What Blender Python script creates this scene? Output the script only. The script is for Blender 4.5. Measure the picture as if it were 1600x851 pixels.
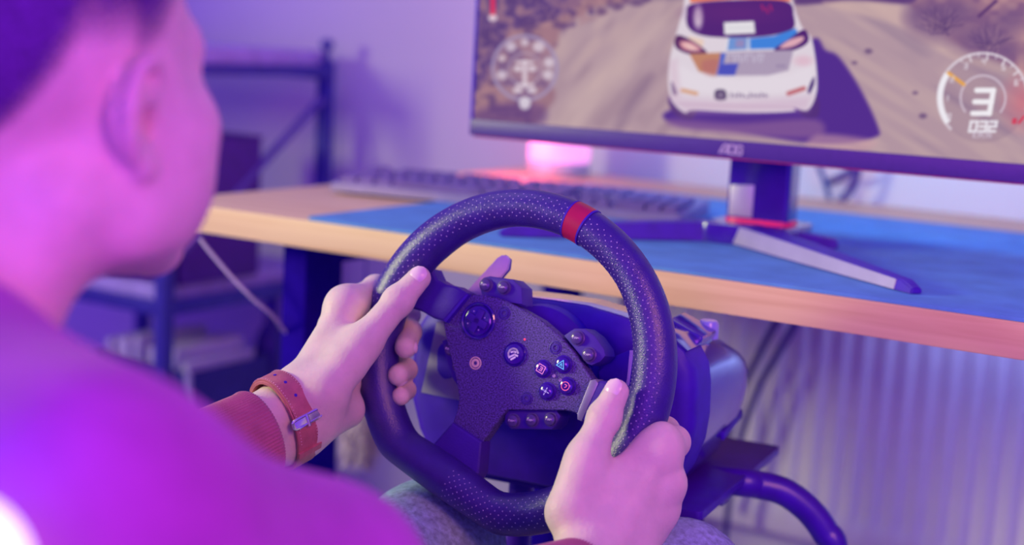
import bpy, bmesh, math, random
import numpy as np
from mathutils import Vector, Matrix
random.seed(4); np.random.seed(4)
for _o in list(bpy.data.objects): bpy.data.objects.remove(_o, do_unlink=True)
SC = bpy.context.scene
COL = SC.collection
R_ = math.radians

# ------------------------------------------------------------------ camera
FPX, CX, CY = 2276.0, 800.0, 425.5
RV = np.array([0.84511491, 0.53196341, 0.0528745])
UV = np.array([-0.12900643, 0.1069594, 0.98585852])
WV = np.array([-0.51878524, 0.83998489, -0.15901969])
CAM = np.array([.58186, -.94744, .95])
cd = bpy.data.cameras.new('camera'); co = bpy.data.objects.new('camera', cd); COL.objects.link(co)
cd.sensor_fit = 'HORIZONTAL'; cd.sensor_width = 36.0; cd.lens = FPX / 1600 * 36
cd.clip_start = 0.02; cd.clip_end = 30
co.matrix_world = Matrix(((RV[0], UV[0], -WV[0], CAM[0]), (RV[1], UV[1], -WV[1], CAM[1]), (RV[2], UV[2], -WV[2], CAM[2]), (0, 0, 0, 1)))
cd.dof.use_dof = True; cd.dof.focus_distance = 1.10; cd.dof.aperture_fstop = 2.9
SC.camera = co

# ------------------------------------------------------------------ light
wd = bpy.data.worlds.new('room_ambience'); SC.world = wd; wd.use_nodes = True
wd.node_tree.nodes['Background'].inputs[0].default_value = (0.16, 0.052, 0.95, 1)
wd.node_tree.nodes['Background'].inputs[1].default_value = 0.95
def area_light(name, loc, target, size, power, color, spread=180, sizey=None):
    l = bpy.data.lights.new(name, 'AREA'); l.energy = power; l.color = color; l.size = size
    if sizey: l.shape = 'RECTANGLE'; l.size_y = sizey
    l.spread = R_(spread)
    o = bpy.data.objects.new(name, l); COL.objects.link(o); o.location = loc
    o.rotation_euler = (Vector(target) - Vector(loc)).to_track_quat('-Z', 'Y').to_euler()
    return o
area_light('left_key_light', (-1.48, -1.02, 1.20), (-.10, .15, .68), .32, 7.8, (1.0, 1.0, .42), 100)  # key from the left, its source is out of view
area_light('magenta_room_light', (.60, -1.95, 1.20), (.1, -.2, .75), .5, 6.0, (.78, .12, 1.0))
area_light('magenta_side_fill', (1.0, -.75, 1.05), (0, -.52, .84), .25, .33, (1.0, .13, .80), 45)  # added magenta fill for the head and neck, not a separate lamp
area_light('pink_room_light', (1.35, -.75, 1.60), (.45, .25, .72), .5, 3.0, (1.0, .36, .20), 70)
area_light('upper_room_light', (-.9, .0, 2.2), (-.6, .75, .9), .8, 3.2, (1.0, .90, .30))
area_light('violet_fill_light', (1.1, -1.9, .95), (.1, .1, .65), .9, 7.0, (.10, .02, 1.0))  # added blue-violet fill that lifts the dark surfaces facing the camera
SC.view_settings.view_transform = 'Standard'; SC.view_settings.look = 'None'
SC.view_settings.exposure = 0.0; SC.view_settings.gamma = 1.0; SC.view_settings.use_curve_mapping = False

# ------------------------------------------------------------------ helpers
def ray(x, y): return WV + (x - CX) / FPX * RV - (y - CY) / FPX * UV
def at(x, y, D): return CAM + D * ray(x, y)
def onz(x, y, z): d = ray(x, y); return CAM + d * ((z - CAM[2]) / d[2])
def onpl(x, y, p, n):
    d = ray(x, y); return CAM + d * (((np.asarray(p, float) - CAM) @ n) / (d @ n))
def topx(q):
    q = np.asarray(q, float) - CAM; z = q @ WV
    return np.stack([CX + FPX * (q @ RV) / z, CY - FPX * (q @ UV) / z], -1)
def S(r, g, b):
    def c(v):
        v /= 255.0
        return v / 12.92 if v <= .04045 else ((v + .055) / 1.055) ** 2.4
    return (c(r), c(g), c(b))

MATS = {}
def mat(name, col, rough=.5, metal=0.0, spec=.5, var=.12, vscale=40, bump=0.0, bscale=300, emit=None, estr=1.0, sub=0.0, coat=0.0, sheen=0.0):
    if name in MATS: return MATS[name]
    m = bpy.data.materials.new(name); m.use_nodes = True
    nt = m.node_tree; b = nt.nodes['Principled BSDF']
    b.inputs['Roughness'].default_value = rough; b.inputs['Metallic'].default_value = metal
    b.inputs['Specular IOR Level'].default_value = spec
    if coat: b.inputs['Coat Weight'].default_value = coat; b.inputs['Coat Roughness'].default_value = .08
    if sheen: b.inputs['Sheen Weight'].default_value = sheen
    if sub:
        b.inputs['Subsurface Weight'].default_value = sub; b.inputs['Subsurface Radius'].default_value = (.012, .004, .003); b.inputs['Subsurface Scale'].default_value = .5
    tc = nt.nodes.new('ShaderNodeTexCoord')
    nz = nt.nodes.new('ShaderNodeTexNoise'); nz.inputs['Scale'].default_value = vscale; nz.inputs['Detail'].default_value = 4
    nt.links.new(tc.outputs['Object'], nz.inputs['Vector'])
    cr = nt.nodes.new('ShaderNodeValToRGB')
    cr.color_ramp.elements[0].position = .3; cr.color_ramp.elements[1].position = .7
    cr.color_ramp.elements[0].color = (*[max(0, c * (1 - var)) for c in col], 1); cr.color_ramp.elements[1].color = (*[min(1, c * (1 + var)) for c in col], 1)
    nt.links.new(nz.outputs['Fac'], cr.inputs['Fac']); nt.links.new(cr.outputs['Color'], b.inputs['Base Color'])
    if bump:
        n2 = nt.nodes.new('ShaderNodeTexNoise'); n2.inputs['Scale'].default_value = bscale; n2.inputs['Detail'].default_value = 3
        nt.links.new(tc.outputs['Object'], n2.inputs['Vector'])
        bp = nt.nodes.new('ShaderNodeBump'); bp.inputs['Strength'].default_value = bump; bp.inputs['Distance'].default_value = .001
        nt.links.new(n2.outputs['Fac'], bp.inputs['Height']); nt.links.new(bp.outputs['Normal'], b.inputs['Normal'])
    if emit:
        b.inputs['Emission Color'].default_value = (*emit, 1); b.inputs['Emission Strength'].default_value = estr
    MATS[name] = m
    return m

def wood_mat(name, c0, c1, scale=(1.2, 26, 26)):
    if name in MATS: return MATS[name]
    m = bpy.data.materials.new(name); m.use_nodes = True; nt = m.node_tree; b = nt.nodes['Principled BSDF']
    b.inputs['Roughness'].default_value = .48
    tc = nt.nodes.new('ShaderNodeTexCoord'); mp = nt.nodes.new('ShaderNodeMapping'); mp.inputs['Scale'].default_value = scale
    nt.links.new(tc.outputs['Object'], mp.inputs['Vector'])
    nz = nt.nodes.new('ShaderNodeTexNoise'); nz.inputs['Scale'].default_value = 3.2; nz.inputs['Detail'].default_value = 6; nz.inputs['Distortion'].default_value = .6
    nt.links.new(mp.outputs['Vector'], nz.inputs['Vector'])
    cr = nt.nodes.new('ShaderNodeValToRGB'); cr.color_ramp.elements[0].position = .32; cr.color_ramp.elements[1].position = .62
    cr.color_ramp.elements[0].color = (*c0, 1); cr.color_ramp.elements[1].color = (*c1, 1)
    nt.links.new(nz.outputs['Fac'], cr.inputs['Fac']); nt.links.new(cr.outputs['Color'], b.inputs['Base Color'])
    bp = nt.nodes.new('ShaderNodeBump'); bp.inputs['Strength'].default_value = .15; bp.inputs['Distance'].default_value = .001
    nt.links.new(nz.outputs['Fac'], bp.inputs['Height']); nt.links.new(bp.outputs['Normal'], b.inputs['Normal'])
    MATS[name] = m; return m

def finish(name, me, m, parent=None, smooth=True, angle=35):
    o = bpy.data.objects.new(name, me); COL.objects.link(o)
    if m: me.materials.append(m)
    if smooth:
        me.polygons.foreach_set('use_smooth', [True] * len(me.polygons))
        if angle: me.set_sharp_from_angle(angle=R_(angle))
    if parent: o.parent = parent
    return o
def from_bm(name, bm, m, parent=None, smooth=True, angle=35):
    bmesh.ops.recalc_face_normals(bm, faces=bm.faces)
    me = bpy.data.meshes.new(name); bm.to_mesh(me); bm.free()
    return finish(name, me, m, parent, smooth, angle)
def from_np(name, v, f, m, parent=None, smooth=True, angle=None):
    me = bpy.data.meshes.new(name); me.from_pydata([tuple(map(float, q)) for q in v], [], [tuple(map(int, q)) for q in f]); me.update()
    return finish(name, me, m, parent, smooth, angle)
def tag(o, label=None, cat=None, group=None, kind=None):
    if label: o['label'] = label
    if cat: o['category'] = cat
    if group: o['group'] = group
    if kind: o['kind'] = kind
    return o
def empty(name, loc=(0, 0, 0), mtx=None):
    o = bpy.data.objects.new(name, None); COL.objects.link(o); o.empty_display_size = .05
    if mtx is not None: o.matrix_world = mtx
    else: o.location = tuple(loc)
    return o
def add_box(bm, c, s, bev=0.0, rot=None, seg=2):
    t = bmesh.new(); bmesh.ops.create_cube(t, size=1)
    bmesh.ops.scale(t, vec=s, verts=t.verts)
    if bev: bmesh.ops.bevel(t, geom=list(t.edges), offset=bev, segments=seg, affect='EDGES', profile=.6)
    if rot is not None: bmesh.ops.transform(t, matrix=rot, verts=t.verts)
    bmesh.ops.translate(t, vec=c, verts=t.verts)
    me = bpy.data.meshes.new('t'); t.to_mesh(me); t.free(); bm.from_mesh(me); bpy.data.meshes.remove(me)
def box(name, c, s, m, parent=None, bev=.002, rot=None, seg=2):
    bm = bmesh.new(); add_box(bm, c, s, bev, rot, seg); return from_bm(name, bm, m, parent)
def add_prism(bm, pts, z0, z1, bev=0.0, seg=2, top_scale=1.0):
    t = bmesh.new()
    n = len(pts); cx = sum(p[0] for p in pts) / n; cy = sum(p[1] for p in pts) / n
    a = [t.verts.new((p[0], p[1], z0)) for p in pts]
    b = [t.verts.new((cx + (p[0] - cx) * top_scale, cy + (p[1] - cy) * top_scale, z1)) for p in pts]
    t.faces.new(a[::-1]); tf = t.faces.new(b)
    for i in range(n): t.faces.new((a[i], a[(i + 1) % n], b[(i + 1) % n], b[i]))
    bmesh.ops.recalc_face_normals(t, faces=t.faces)
    if bev:
        bmesh.ops.bevel(t, geom=list(tf.edges), offset=bev, segments=seg, affect='EDGES', profile=.6)
    me = bpy.data.meshes.new('t'); t.to_mesh(me); t.free(); bm.from_mesh(me); bpy.data.meshes.remove(me)
def prism(name, pts, z0, z1, m, parent=None, bev=.001, seg=2, top_scale=1.0):
    bm = bmesh.new(); add_prism(bm, pts, z0, z1, bev, seg, top_scale); return from_bm(name, bm, m, parent)
def smooth_path(pts, n=8, closed=False):
    P = [np.asarray(p, float) for p in pts]; out = []
    N = len(P)
    rng = range(N if closed else N - 1)
    for i in rng:
        p0 = P[(i - 1) % N] if (closed or i > 0) else 2 * P[0] - P[1]
        p1 = P[i]; p2 = P[(i + 1) % N]
        p3 = P[(i + 2) % N] if (closed or i + 2 < N) else 2 * P[-1] - P[-2]
        for k in range(n):
            t = k / n
            out.append(.5 * ((2 * p1) + (-p0 + p2) * t + (2 * p0 - 5 * p1 + 4 * p2 - p3) * t * t + (-p0 + 3 * p1 - 3 * p2 + p3) * t ** 3))
    if not closed: out.append(P[-1])
    return out
def add_tube(bm, path, rad, seg=12, closed=False, prof=None, up=None):
    P = [np.asarray(p, float) for p in path]; N = len(P)
    rr = rad if hasattr(rad, '__len__') else [rad] * N
    rings = []; prev = None
    for i in range(N):
        a = P[(i - 1) % N] if (closed or i > 0) else P[i]; b = P[(i + 1) % N] if (closed or i < N - 1) else P[i]
        t = b - a; t /= np.linalg.norm(t) + 1e-12
        if up is not None: nrm = np.asarray(up, float)
        elif prev is None: nrm = np.array([0, 0, 1.]) if abs(t[2]) < .9 else np.array([1., 0, 0])
        else: nrm = prev
        nrm = nrm - t * (nrm @ t); nrm /= np.linalg.norm(nrm) + 1e-12; prev = nrm
        bi = np.cross(t, nrm); ring = []
        if prof is None: pr = [(math.cos(2 * math.pi * k / seg), math.sin(2 * math.pi * k / seg)) for k in range(seg)]
        else: pr = prof
        for (u, v) in pr:
            ring.append(bm.verts.new(P[i] + rr[i] * (u * nrm + v * bi)))
        rings.append(ring)
    M = len(rings[0])
    for i in range(N if closed else N - 1):
        A, B = rings[i], rings[(i + 1) % N]
        for k in range(M): bm.faces.new((A[k], A[(k + 1) % M], B[(k + 1) % M], B[k]))
    if not closed:
        bm.faces.new(rings[0][::-1]); bm.faces.new(rings[-1])
def tube(name, path, rad, m, parent=None, seg=12, closed=False, prof=None, up=None):
    bm = bmesh.new(); add_tube(bm, path, rad, seg, closed, prof, up); return from_bm(name, bm, m, parent, True, 50)
def add_lathe(bm, prof, seg=32, loc=(0, 0, 0), mtx=None):
    rings = []; vs = []
    for (r, z) in prof:
        if r < 1e-6: ring = [bm.verts.new((0, 0, z))]
        else: ring = [bm.verts.new((r * math.cos(2 * math.pi * k / seg), r * math.sin(2 * math.pi * k / seg), z)) for k in range(seg)]
        rings.append(ring); vs += ring
    for A, B in zip(rings, rings[1:]):
        if len(A) == 1 and len(B) == 1: continue
        for k in range(seg):
            if len(A) == 1: bm.faces.new((A[0], B[k], B[(k + 1) % seg]))
            elif len(B) == 1: bm.faces.new((A[k], A[(k + 1) % seg], B[0]))
            else: bm.faces.new((A[k], A[(k + 1) % seg], B[(k + 1) % seg], B[k]))
    for v in vs:
        if mtx is not None: v.co = mtx @ v.co
        v.co += Vector(loc)
def lathe(name, prof, m, parent=None, seg=32, loc=(0, 0, 0), mtx=None):
    bm = bmesh.new(); add_lathe(bm, prof, seg, loc, mtx); return from_bm(name, bm, m, parent)
def text_mesh(name, s, size, m, parent=None, mtx=None, shear=0.0, depth=.0003, bold=0.0):
    c = bpy.data.curves.new('t', 'FONT'); c.body = s; c.size = size; c.align_x = 'CENTER'; c.align_y = 'CENTER'; c.extrude = depth; c.offset = bold; c.shear = shear; c.resolution_u = 3
    t = bpy.data.objects.new('t', c); COL.objects.link(t)
    bpy.context.view_layer.update()
    me = bpy.data.meshes.new_from_object(t.evaluated_get(bpy.context.evaluated_depsgraph_get()))
    bpy.data.objects.remove(t); bpy.data.curves.remove(c)
    me.name = name; me.materials.clear()
    if mtx is not None: me.transform(mtx)
    return finish(name, me, m, parent, False)
# ------------------------------------------------------------------ materials
M_BLACK = mat('black_plastic', (.050, .003, .43), .55, vscale=60)  # black plastic, the violet lift of its darks put into an indigo base colour
M_BLACKM = mat('black_metal', (.016, .001, .30), .8, spec=.05)  # black metal, violet light tinted into the base colour
M_LEATHER = mat('black_leather', (.038, .014, .225), .36, spec=.8, bump=.35, bscale=900, vscale=90)  # black leather, base colour carries the same violet lift
M_WALL = mat('wall_paint', (.72, .66, .74), .9, spec=.2, var=.03, vscale=3, bump=.05, bscale=200)
M_FLOOR = mat('floor_boards', (.42, .33, .42), .6, var=.15, vscale=6)
M_RAD = mat('radiator_enamel', (.74, .68, .74), .4, var=.02)
M_WOOD = wood_mat('oak_desk', (.72, .48, .24), (.84, .61, .33))
M_MAT = mat('blue_desk_mat', (.09, .30, .62), .75, var=.12, vscale=25, bump=.2, bscale=800)

# ------------------------------------------------------------------ setting
def struct(name, *a, **k):
    o = box(name, *a, **k); o['kind'] = 'structure'; return o
WALLY = 1.075
struct('floor', (0, -.4, -.05), (6, 5, .1), M_FLOOR, bev=0)
struct('wall_back', (0, WALLY + .06, 1.3), (6, .12, 2.6), M_WALL, bev=0)
struct('baseboard_back', (0, WALLY - .008, .045), (6, .016, .09), mat('baseboard_paint', (.6, .52, .66), .6), bev=.003)

# ------------------------------------------------------------------ desk
DX0, DX1, DY0, DY1, DZ = -.612, 1.10, .224, 1.010, .75
desk = empty('desk', ((DX0 + DX1) / 2, (DY0 + DY1) / 2, 0)); tag(desk, 'light oak desk with a thick top and black metal legs', 'desk')
ox, oy = (DX0 + DX1) / 2, (DY0 + DY1) / 2
box('desk_top', (0, 0, DZ - .015), (DX1 - DX0, DY1 - DY0, .030), M_WOOD, desk, bev=.002)
for sx in (-1, 1):
    for sy in (-1, 1):
        box('leg', ((-.47 if sx < 0 else .95) - ox, (.325 if sy < 0 else .90) - oy, .355), (.034, .066, .71), M_BLACKM, desk, bev=.003)
    box('crossbar', ((-.47 if sx < 0 else .95) - ox, .6125 - oy, .70), (.034, .51, .03), M_BLACKM, desk, bev=.002)
    box('foot_rail', ((-.47 if sx < 0 else .95) - ox, .6125 - oy, .02), (.034, .51, .03), M_BLACKM, desk, bev=.002)

# mat
mp = [(-.402, .2265), (1.06, .2265), (1.06, .832), (-.402, .832)]
def rounded(pts, r, n=5):
    out = []; N = len(pts)
    for i in range(N):
        p = np.array(pts[i], float); a = np.array(pts[i - 1], float); b = np.array(pts[(i + 1) % N], float)
        u = (a - p) / np.linalg.norm(a - p); v = (b - p) / np.linalg.norm(b - p)
        s, e = p + u * r, p + v * r
        for k in range(n + 1):
            t = k / n; out.append(tuple((1 - t) ** 2 * s + 2 * t * (1 - t) * p + t * t * e))
    return out
dm = prism('desk_mat', rounded(mp, .012), DZ + .0002, DZ + .0035, M_MAT, None, bev=.001)
tag(dm, 'wide blue desk mat lying along the front of the oak desk', 'desk mat')

# ------------------------------------------------------------------ monitor
YAW = R_(5.543); MW, MH = .590, .356
mc = np.array([.0035, .390, .843])
mmx = Matrix.Translation(Vector(mc)) @ Matrix.Rotation(YAW, 4, 'Z')
M_BEZEL = mat('monitor_bezel', (.075, .03, .24), .42, var=.06, vscale=200, bump=.1, bscale=600)
M_RED = mat('red_trim', (.45, .02, .16), .5)
mon = empty('monitor', mtx=Matrix.Translation(Vector((mc[0], mc[1], DZ + .0035))) @ Matrix.Rotation(YAW, 4, 'Z'))
tag(mon, 'wide black monitor on a splayed stand showing a rally car game', 'monitor')
mz = mc[2] - DZ - .0035
box('housing', (0, .022, mz + MH / 2), (MW, .036, MH), M_BEZEL, mon, bev=.006)
box('rear_cover', (0, .055, mz + MH / 2), (MW * .6, .04, MH * .6), M_BLACK, mon, bev=.015)
BZ = .0175
box('bottom_bezel', (0, .003, mz + BZ / 2 + .001), (MW - .002, .008, BZ), M_BEZEL, mon, bev=.0015)
for sx in (-1, 1): box('side_bezel', (sx * (MW / 2 - .002), .004, mz + MH / 2), (.004, .008, MH - .004), M_BLACK, mon, bev=.001)
box('red_edge', (0, .004, mz + .0004), (MW - .01, .006, .002), M_RED, mon, bev=.0005)
M_LOGO = mat('logo_print', (.62, .52, .66), .4, var=.02)
lg = empty('logo_tmp')
lm = Matrix.Translation((0, -.0016, mz + .0095)) @ Matrix.Rotation(R_(90), 4, 'X')
# brand mark in outlined strokes
def stroke_mesh(name, strokes, w, m, parent, mtx, depth=.0003):
    bm = bmesh.new()
    for st in strokes:
        for a, b in zip(st, st[1:]):
            a = np.array(a, float); b = np.array(b, float); d = b - a; L = np.linalg.norm(d); d /= L
            nn = np.array([-d[1], d[0]]) * w / 2; e = d * w * .35
            q = [a - e + nn, a - e - nn, b + e - nn, b + e + nn]
            vs = [bm.verts.new((p[0], p[1], depth)) for p in q]; bm.faces.new(vs[::1])
    bmesh.ops.transform(bm, matrix=mtx, verts=bm.verts)
    bmesh.ops.recalc_face_normals(bm, faces=bm.faces)
    return from_bm(name, bm, m, parent, False)
u = .0085
stroke_mesh('logo', [[(-1.45 * u, -.5 * u), (-.95 * u, .5 * u), (-.55 * u, .5 * u), (-.55 * u, -.5 * u)], [(-1.05 * u, -.5 * u), (-.85 * u, -.1 * u)],
    [(-.3 * u, .5 * u), (-.3 * u, -.5 * u), (.35 * u, -.5 * u), (.35 * u, .5 * u), (-.3 * u, .5 * u)],
    [(1.3 * u, .25 * u), (1.2 * u, .5 * u), (.65 * u, .5 * u), (.65 * u, -.5 * u), (1.2 * u, -.5 * u), (1.3 * u, -.1 * u), (1.0 * u, 0)]], .0016, M_LOGO, mon, lm)
bpy.data.objects.remove(lg)
# stand
cl = bmesh.new()
rr_ = rounded([(-.033, -.020), (.033, -.020), (.033, .020), (-.033, .020)], .005)
add_prism(cl, rr_, .024, mz + .16, 0)
bmesh.ops.translate(cl, vec=(.010, .085, 0), verts=cl.verts)
M_GLOSS = mat('gloss_black', (.04, .005, .32), .16, spec=.8, coat=.5)  # indigo base stands in for violet light on gloss black
M_SILVER = mat('brushed_silver', (.62, .58, .64), .38, metal=.55, var=.05, bump=.1)
from_bm('column', cl, M_GLOSS, mon)
sl = prism('column_inlay', [(-.0295, 0), (-.004, 0), (-.004, .034), (-.0295, .032)], 0, .0015, M_SILVER, mon, bev=.0005)
sl.matrix_parent_inverse = Matrix(); sl.location = (.010, .0652, .026); sl.rotation_euler = (R_(90), 0, 0)
rg = bmesh.new(); add_prism(rg, rounded([(-.036, -.023), (.036, -.023), (.036, .023), (-.036, .023)], .018), .0195, .0245, .001)
bmesh.ops.translate(rg, vec=(.010, .085, 0), verts=rg.verts); from_bm('red_ring', rg, mat('red_ring', (.70, .02, .16), .4, emit=(.7, .02, .14), estr=.15), mon)
# base hub and legs
hb = bmesh.new(); add_prism(hb, rounded([(-.052, -.055), (.040, -.055), (.046, .045), (-.046, .045)], .014), .0005, .020, .002); bmesh.ops.translate(hb, vec=(.010, .085, 0), verts=hb.verts)
from_bm('stand_hub', hb, M_GLOSS, mon)
def stand_leg(tip, root, w0, w1, h0, h1, silver):
    t = np.array(tip); r0 = np.array(root); d = (t - r0); L = np.linalg.norm(d); d /= L; n = np.array([-d[1], d[0]])
    bm = bmesh.new(); rings = []
    for s, w_, h_ in ((0, w0, h0), (.35, w0 * .8 + w1 * .2, h0 * .75 + h1 * .25), (.955, w1, h1), (1.0, w1 * .8, h1 * .5)):
        c = r0 + d * L * s
        q = [(-1, 0), (1, 0), (.75, 1), (-.75, 1)]
        rings.append([bm.verts.new((*(c + n * a * w_ / 2), .0004 + b * h_)) for a, b in q])
    for A, B in zip(rings, rings[1:]):
        for k in range(4): bm.faces.new((A[k], A[(k + 1) % 4], B[(k + 1) % 4], B[k]))
    bm.faces.new(rings[0][::-1]); bm.faces.new(rings[-1])
    bmesh.ops.bevel(bm, geom=list(bm.edges), offset=.0012, segments=2, affect='EDGES')
    o = from_bm('stand_leg', bm, M_BLACK, mon, True, 30)
    if silver:
        bm = bmesh.new(); sd = silver; vs = []
        for s, w_, h_ in ((.03, w0, h0), (.35, w0 * .8 + w1 * .2, h0 * .75 + h1 * .25), (.93, w1, h1)):
            c = r0 + d * L * s
            lo = c + n * sd * (w_ / 2 - .25 * w_ / 2 * .10 + .0012); hi = c + n * sd * (w_ / 2 - .25 * w_ / 2 * .90 + .0012)
            vs.append((bm.verts.new((*lo, .0004 + .08 * h_)), bm.verts.new((*hi, .0004 + .94 * h_)), bm.verts.new((*(lo - n * sd * .001), .0004 + .08 * h_)), bm.verts.new((*(hi - n * sd * .001), .0004 + .94 * h_))))
        for A, B in zip(vs, vs[1:]):
            bm.faces.new((A[0], B[0], B[1], A[1])); bm.faces.new((A[1], B[1], B[3], A[3])); bm.faces.new((A[0], A[2], B[2], B[0]))
        bm.faces.new((vs[0][0], vs[0][1], vs[0][3], vs[0][2])); bm.faces.new((vs[-1][0], vs[-1][2], vs[-1][3], vs[-1][1]))
        from_bm('silver_inlay', bm, M_SILVER, o)
MI = mon.matrix_world.inverted()
def mloc(x, y, z=DZ + .004):
    q = MI @ Vector(onz(x, y, z)); return (q.x, q.y)
stand_leg(mloc(1432, 459), (.005, .052), .040, .016, .020, .010, -1)
stand_leg(mloc(781, 368), (-.030, .055), .034, .016, .020, .010, 0)
stand_leg(mloc(1309, 388), (.02, .085), .03, .02, .016, .010, 0)

# screen picture : a fine grid coloured per vertex
SW, SH = MW - .008, MH - BZ - .008
NX, NY = 760, 430
sx = np.linspace(-SW / 2, SW / 2, NX); szv = np.linspace(mz + BZ + .001, mz + BZ + .001 + SH, NY)
GX, GZ = np.meshgrid(sx, szv)
loc = np.stack([GX.ravel(), np.full(GX.size, .0006), GZ.ravel()], -1)
mwm = np.array(mon.matrix_world)
wpt = loc @ mwm[:3, :3].T + mwm[:3, 3]
pxy = topx(wpt); QX, QY = pxy[:, 0], pxy[:, 1]
IMG = np.zeros((len(QX), 3)) + np.array([182, 153, 163.])
def sm(d, soft): return np.clip(.5 - d / soft, 0, 1)
def put(a, c):
    global IMG
    IMG = IMG * (1 - a[:, None]) + np.array(c, float) * a[:, None]
def d_poly(pts):
    P = np.array(pts, float); d = np.full(len(QX), 1e18); ins = np.zeros(len(QX), bool); n = len(P)
    for i in range(n):
        a = P[i]; b = P[(i + 1) % n]; e = b - a; wx = QX - a[0]; wy = QY - a[1]
        t = np.clip((wx * e[0] + wy * e[1]) / (e @ e + 1e-9), 0, 1)
        d = np.minimum(d, (wx - t * e[0]) ** 2 + (wy - t * e[1]) ** 2)
        c = ((a[1] > QY) != (b[1] > QY)) & (QX < (b[0] - a[0]) * (QY - a[1]) / (b[1] - a[1] + 1e-12) + a[0]); ins ^= c
    return np.where(ins, -1, 1) * np.sqrt(d)
def poly(pts, c, soft=1.5, al=1.0): put(sm(d_poly(pts), soft) * al, c)
def spoly(pts, c, soft=1.5, al=1.0, n=6): poly([tuple(q) for q in smooth_path(pts, n, True)], c, soft, al)
def seg(x0, y0, x1, y1, w, c, soft=1.5, al=1.0):
    e = np.array([x1 - x0, y1 - y0], float); wx = QX - x0; wy = QY - y0
    t = np.clip((wx * e[0] + wy * e[1]) / (e @ e + 1e-9), 0, 1)
    put(sm(np.sqrt((wx - t * e[0]) ** 2 + (wy - t * e[1]) ** 2) - w / 2, soft) * al, c)
def ell(x, y, a, b, c, soft=1.5, al=1.0):
    put(sm((np.sqrt(((QX - x) / a) ** 2 + ((QY - y) / b) ** 2) - 1) * min(a, b), soft) * al, c)
def arc(x, y, rad, w, a0, a1, c, soft=1.5, al=1.0, ky=1.0):
    rr = np.hypot(QX - x, (QY - y) / ky); an = np.degrees(np.arctan2(-(QY - y), QX - x)) % 360
    m_ = (((an - a0) % 360) <= ((a1 - a0) % 360)) | (abs(a1 - a0) >= 360)
    put(sm(np.abs(rr - rad) - w / 2, soft) * m_ * al, c)
def vnoise(sx_, sy_, seed, ang=0):
    rs = np.random.RandomState(seed); T = rs.rand(128, 128); ca, sa = math.cos(ang), math.sin(ang)
    u = (QX * ca + QY * sa) / sx_ + 500; v = (-QX * sa + QY * ca) / sy_ + 500
    i = np.floor(u).astype(int); j = np.floor(v).astype(int); fu = u - i; fv = v - j; fu = fu * fu * (3 - 2 * fu); fv = fv * fv * (3 - 2 * fv)
    g = lambda a, b: T[a % 128, b % 128]
    return (g(i, j) * (1 - fu) + g(i + 1, j) * fu) * (1 - fv) + (g(i, j + 1) * (1 - fu) + g(i + 1, j + 1) * fu) * fv
n1 = vnoise(40, 14, 1, -.9); n2 = vnoise(14, 10, 2); n3 = vnoise(90, 12, 3, .55); n4 = vnoise(6, 5, 4)
# sky and far hills above the frame, road, banks
put(sm(QY + 190, 60), (214, 196, 214)); poly([(600, -60), (760, -120), (1000, -70), (1250, -110), (1500, -80), (1800, -150), (1800, 0), (600, 0)], (134, 108, 138), 12)
put(np.clip((n3 - .45) * 1.3, 0, .45) * (QX > 1120), (205, 176, 172)); put(np.clip((n3 - .2) * -1.2 + .1, 0, .4) * (QX > 1120), (132, 110, 140))
put(np.clip((n1 - .5) * 1.2, 0, .4) * (QX < 1120), (206, 176, 172)); put(np.clip((.42 - n1) * 1.4, 0, .4) * (QX < 1120), (150, 120, 140))
spoly([(700, -60), (1010, -60), (985, 0), (930, 12), (880, 45), (870, 70), (850, 110), (868, 150), (838, 190), (800, 250), (700, 250)], (158, 116, 132), 9)
spoly([(700, -60), (900, -60), (905, 5), (860, 30), (815, 42), (790, 60), (765, 120), (735, 150), (700, 190)], (98, 66, 128), 9)
lefth = sm(d_poly([(700, -60), (1000, -60), (980, 5), (880, 50), (850, 110), (860, 150), (800, 230), (700, 230)]), 12)
put(np.clip((n2 - .52) * 2.4, 0, .6) * lefth, (170, 124, 136)); put(np.clip((.45 - n2) * 2.6, 0, .7) * lefth, (88, 56, 118))
put(np.clip((n4 - .6) * 1.5, 0, .3) * lefth, (190, 146, 150))
for (x, y, a) in ((995, 4, 12), (965, 10, 9), (1010, -2, 8), (940, 18, 8)): ell(x, y, a, 6, (104, 72, 120), 6, .8)
spoly([(725, 180), (790, 160), (848, 165), (840, 196), (720, 190)], (104, 66, 126), 14, .7)
spoly([(1060, 0), (1075, 0), (1000, 90), (900, 205), (850, 210), (930, 110)], (206, 178, 176), 25, .6)
spoly([(985, 150), (1010, 120), (1020, 125), (975, 200), (960, 200)], (128, 100, 132), 14, .45)
# right hillside
spoly([(1400, -60), (1420, 5), (1450, 40), (1490, 70), (1540, 90), (1600, 112), (1700, 130), (1750, -60)], (172, 126, 140), 8)
rh = sm(d_poly([(1400, -60), (1420, 0), (1480, 60), (1600, 110), (1700, 130), (1750, -60)]), 14)
put(np.clip((n2 - .5) * 2.2, 0, .6) * rh, (198, 154, 152)); put(np.clip((.42 - n2) * 2.4, 0, .6) * rh, (124, 84, 128))
spoly([(1320, -60), (1420, -20), (1422, 6), (1330, 0), (1290, 5), (1240, 2)], (96, 62, 122), 7)
spoly([(1300, 2), (1420, 12), (1500, 70), (1600, 112), (1600, 122), (1490, 92), (1400, 40), (1300, 12)], (212, 180, 172), 10, .7)
for (x, y, a, b) in ((1470, 34, 48, 30), (1440, 22, 24, 20), (1500, 16, 30, 16), (1546, 58, 36, 26), (1520, 66, 30, 18), (1580, 30, 30, 20), (1575, 80, 24, 14)):
    ell(x, y, a, b, (118, 86, 130), 26, .72)
rb = np.random.RandomState(5)
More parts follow.
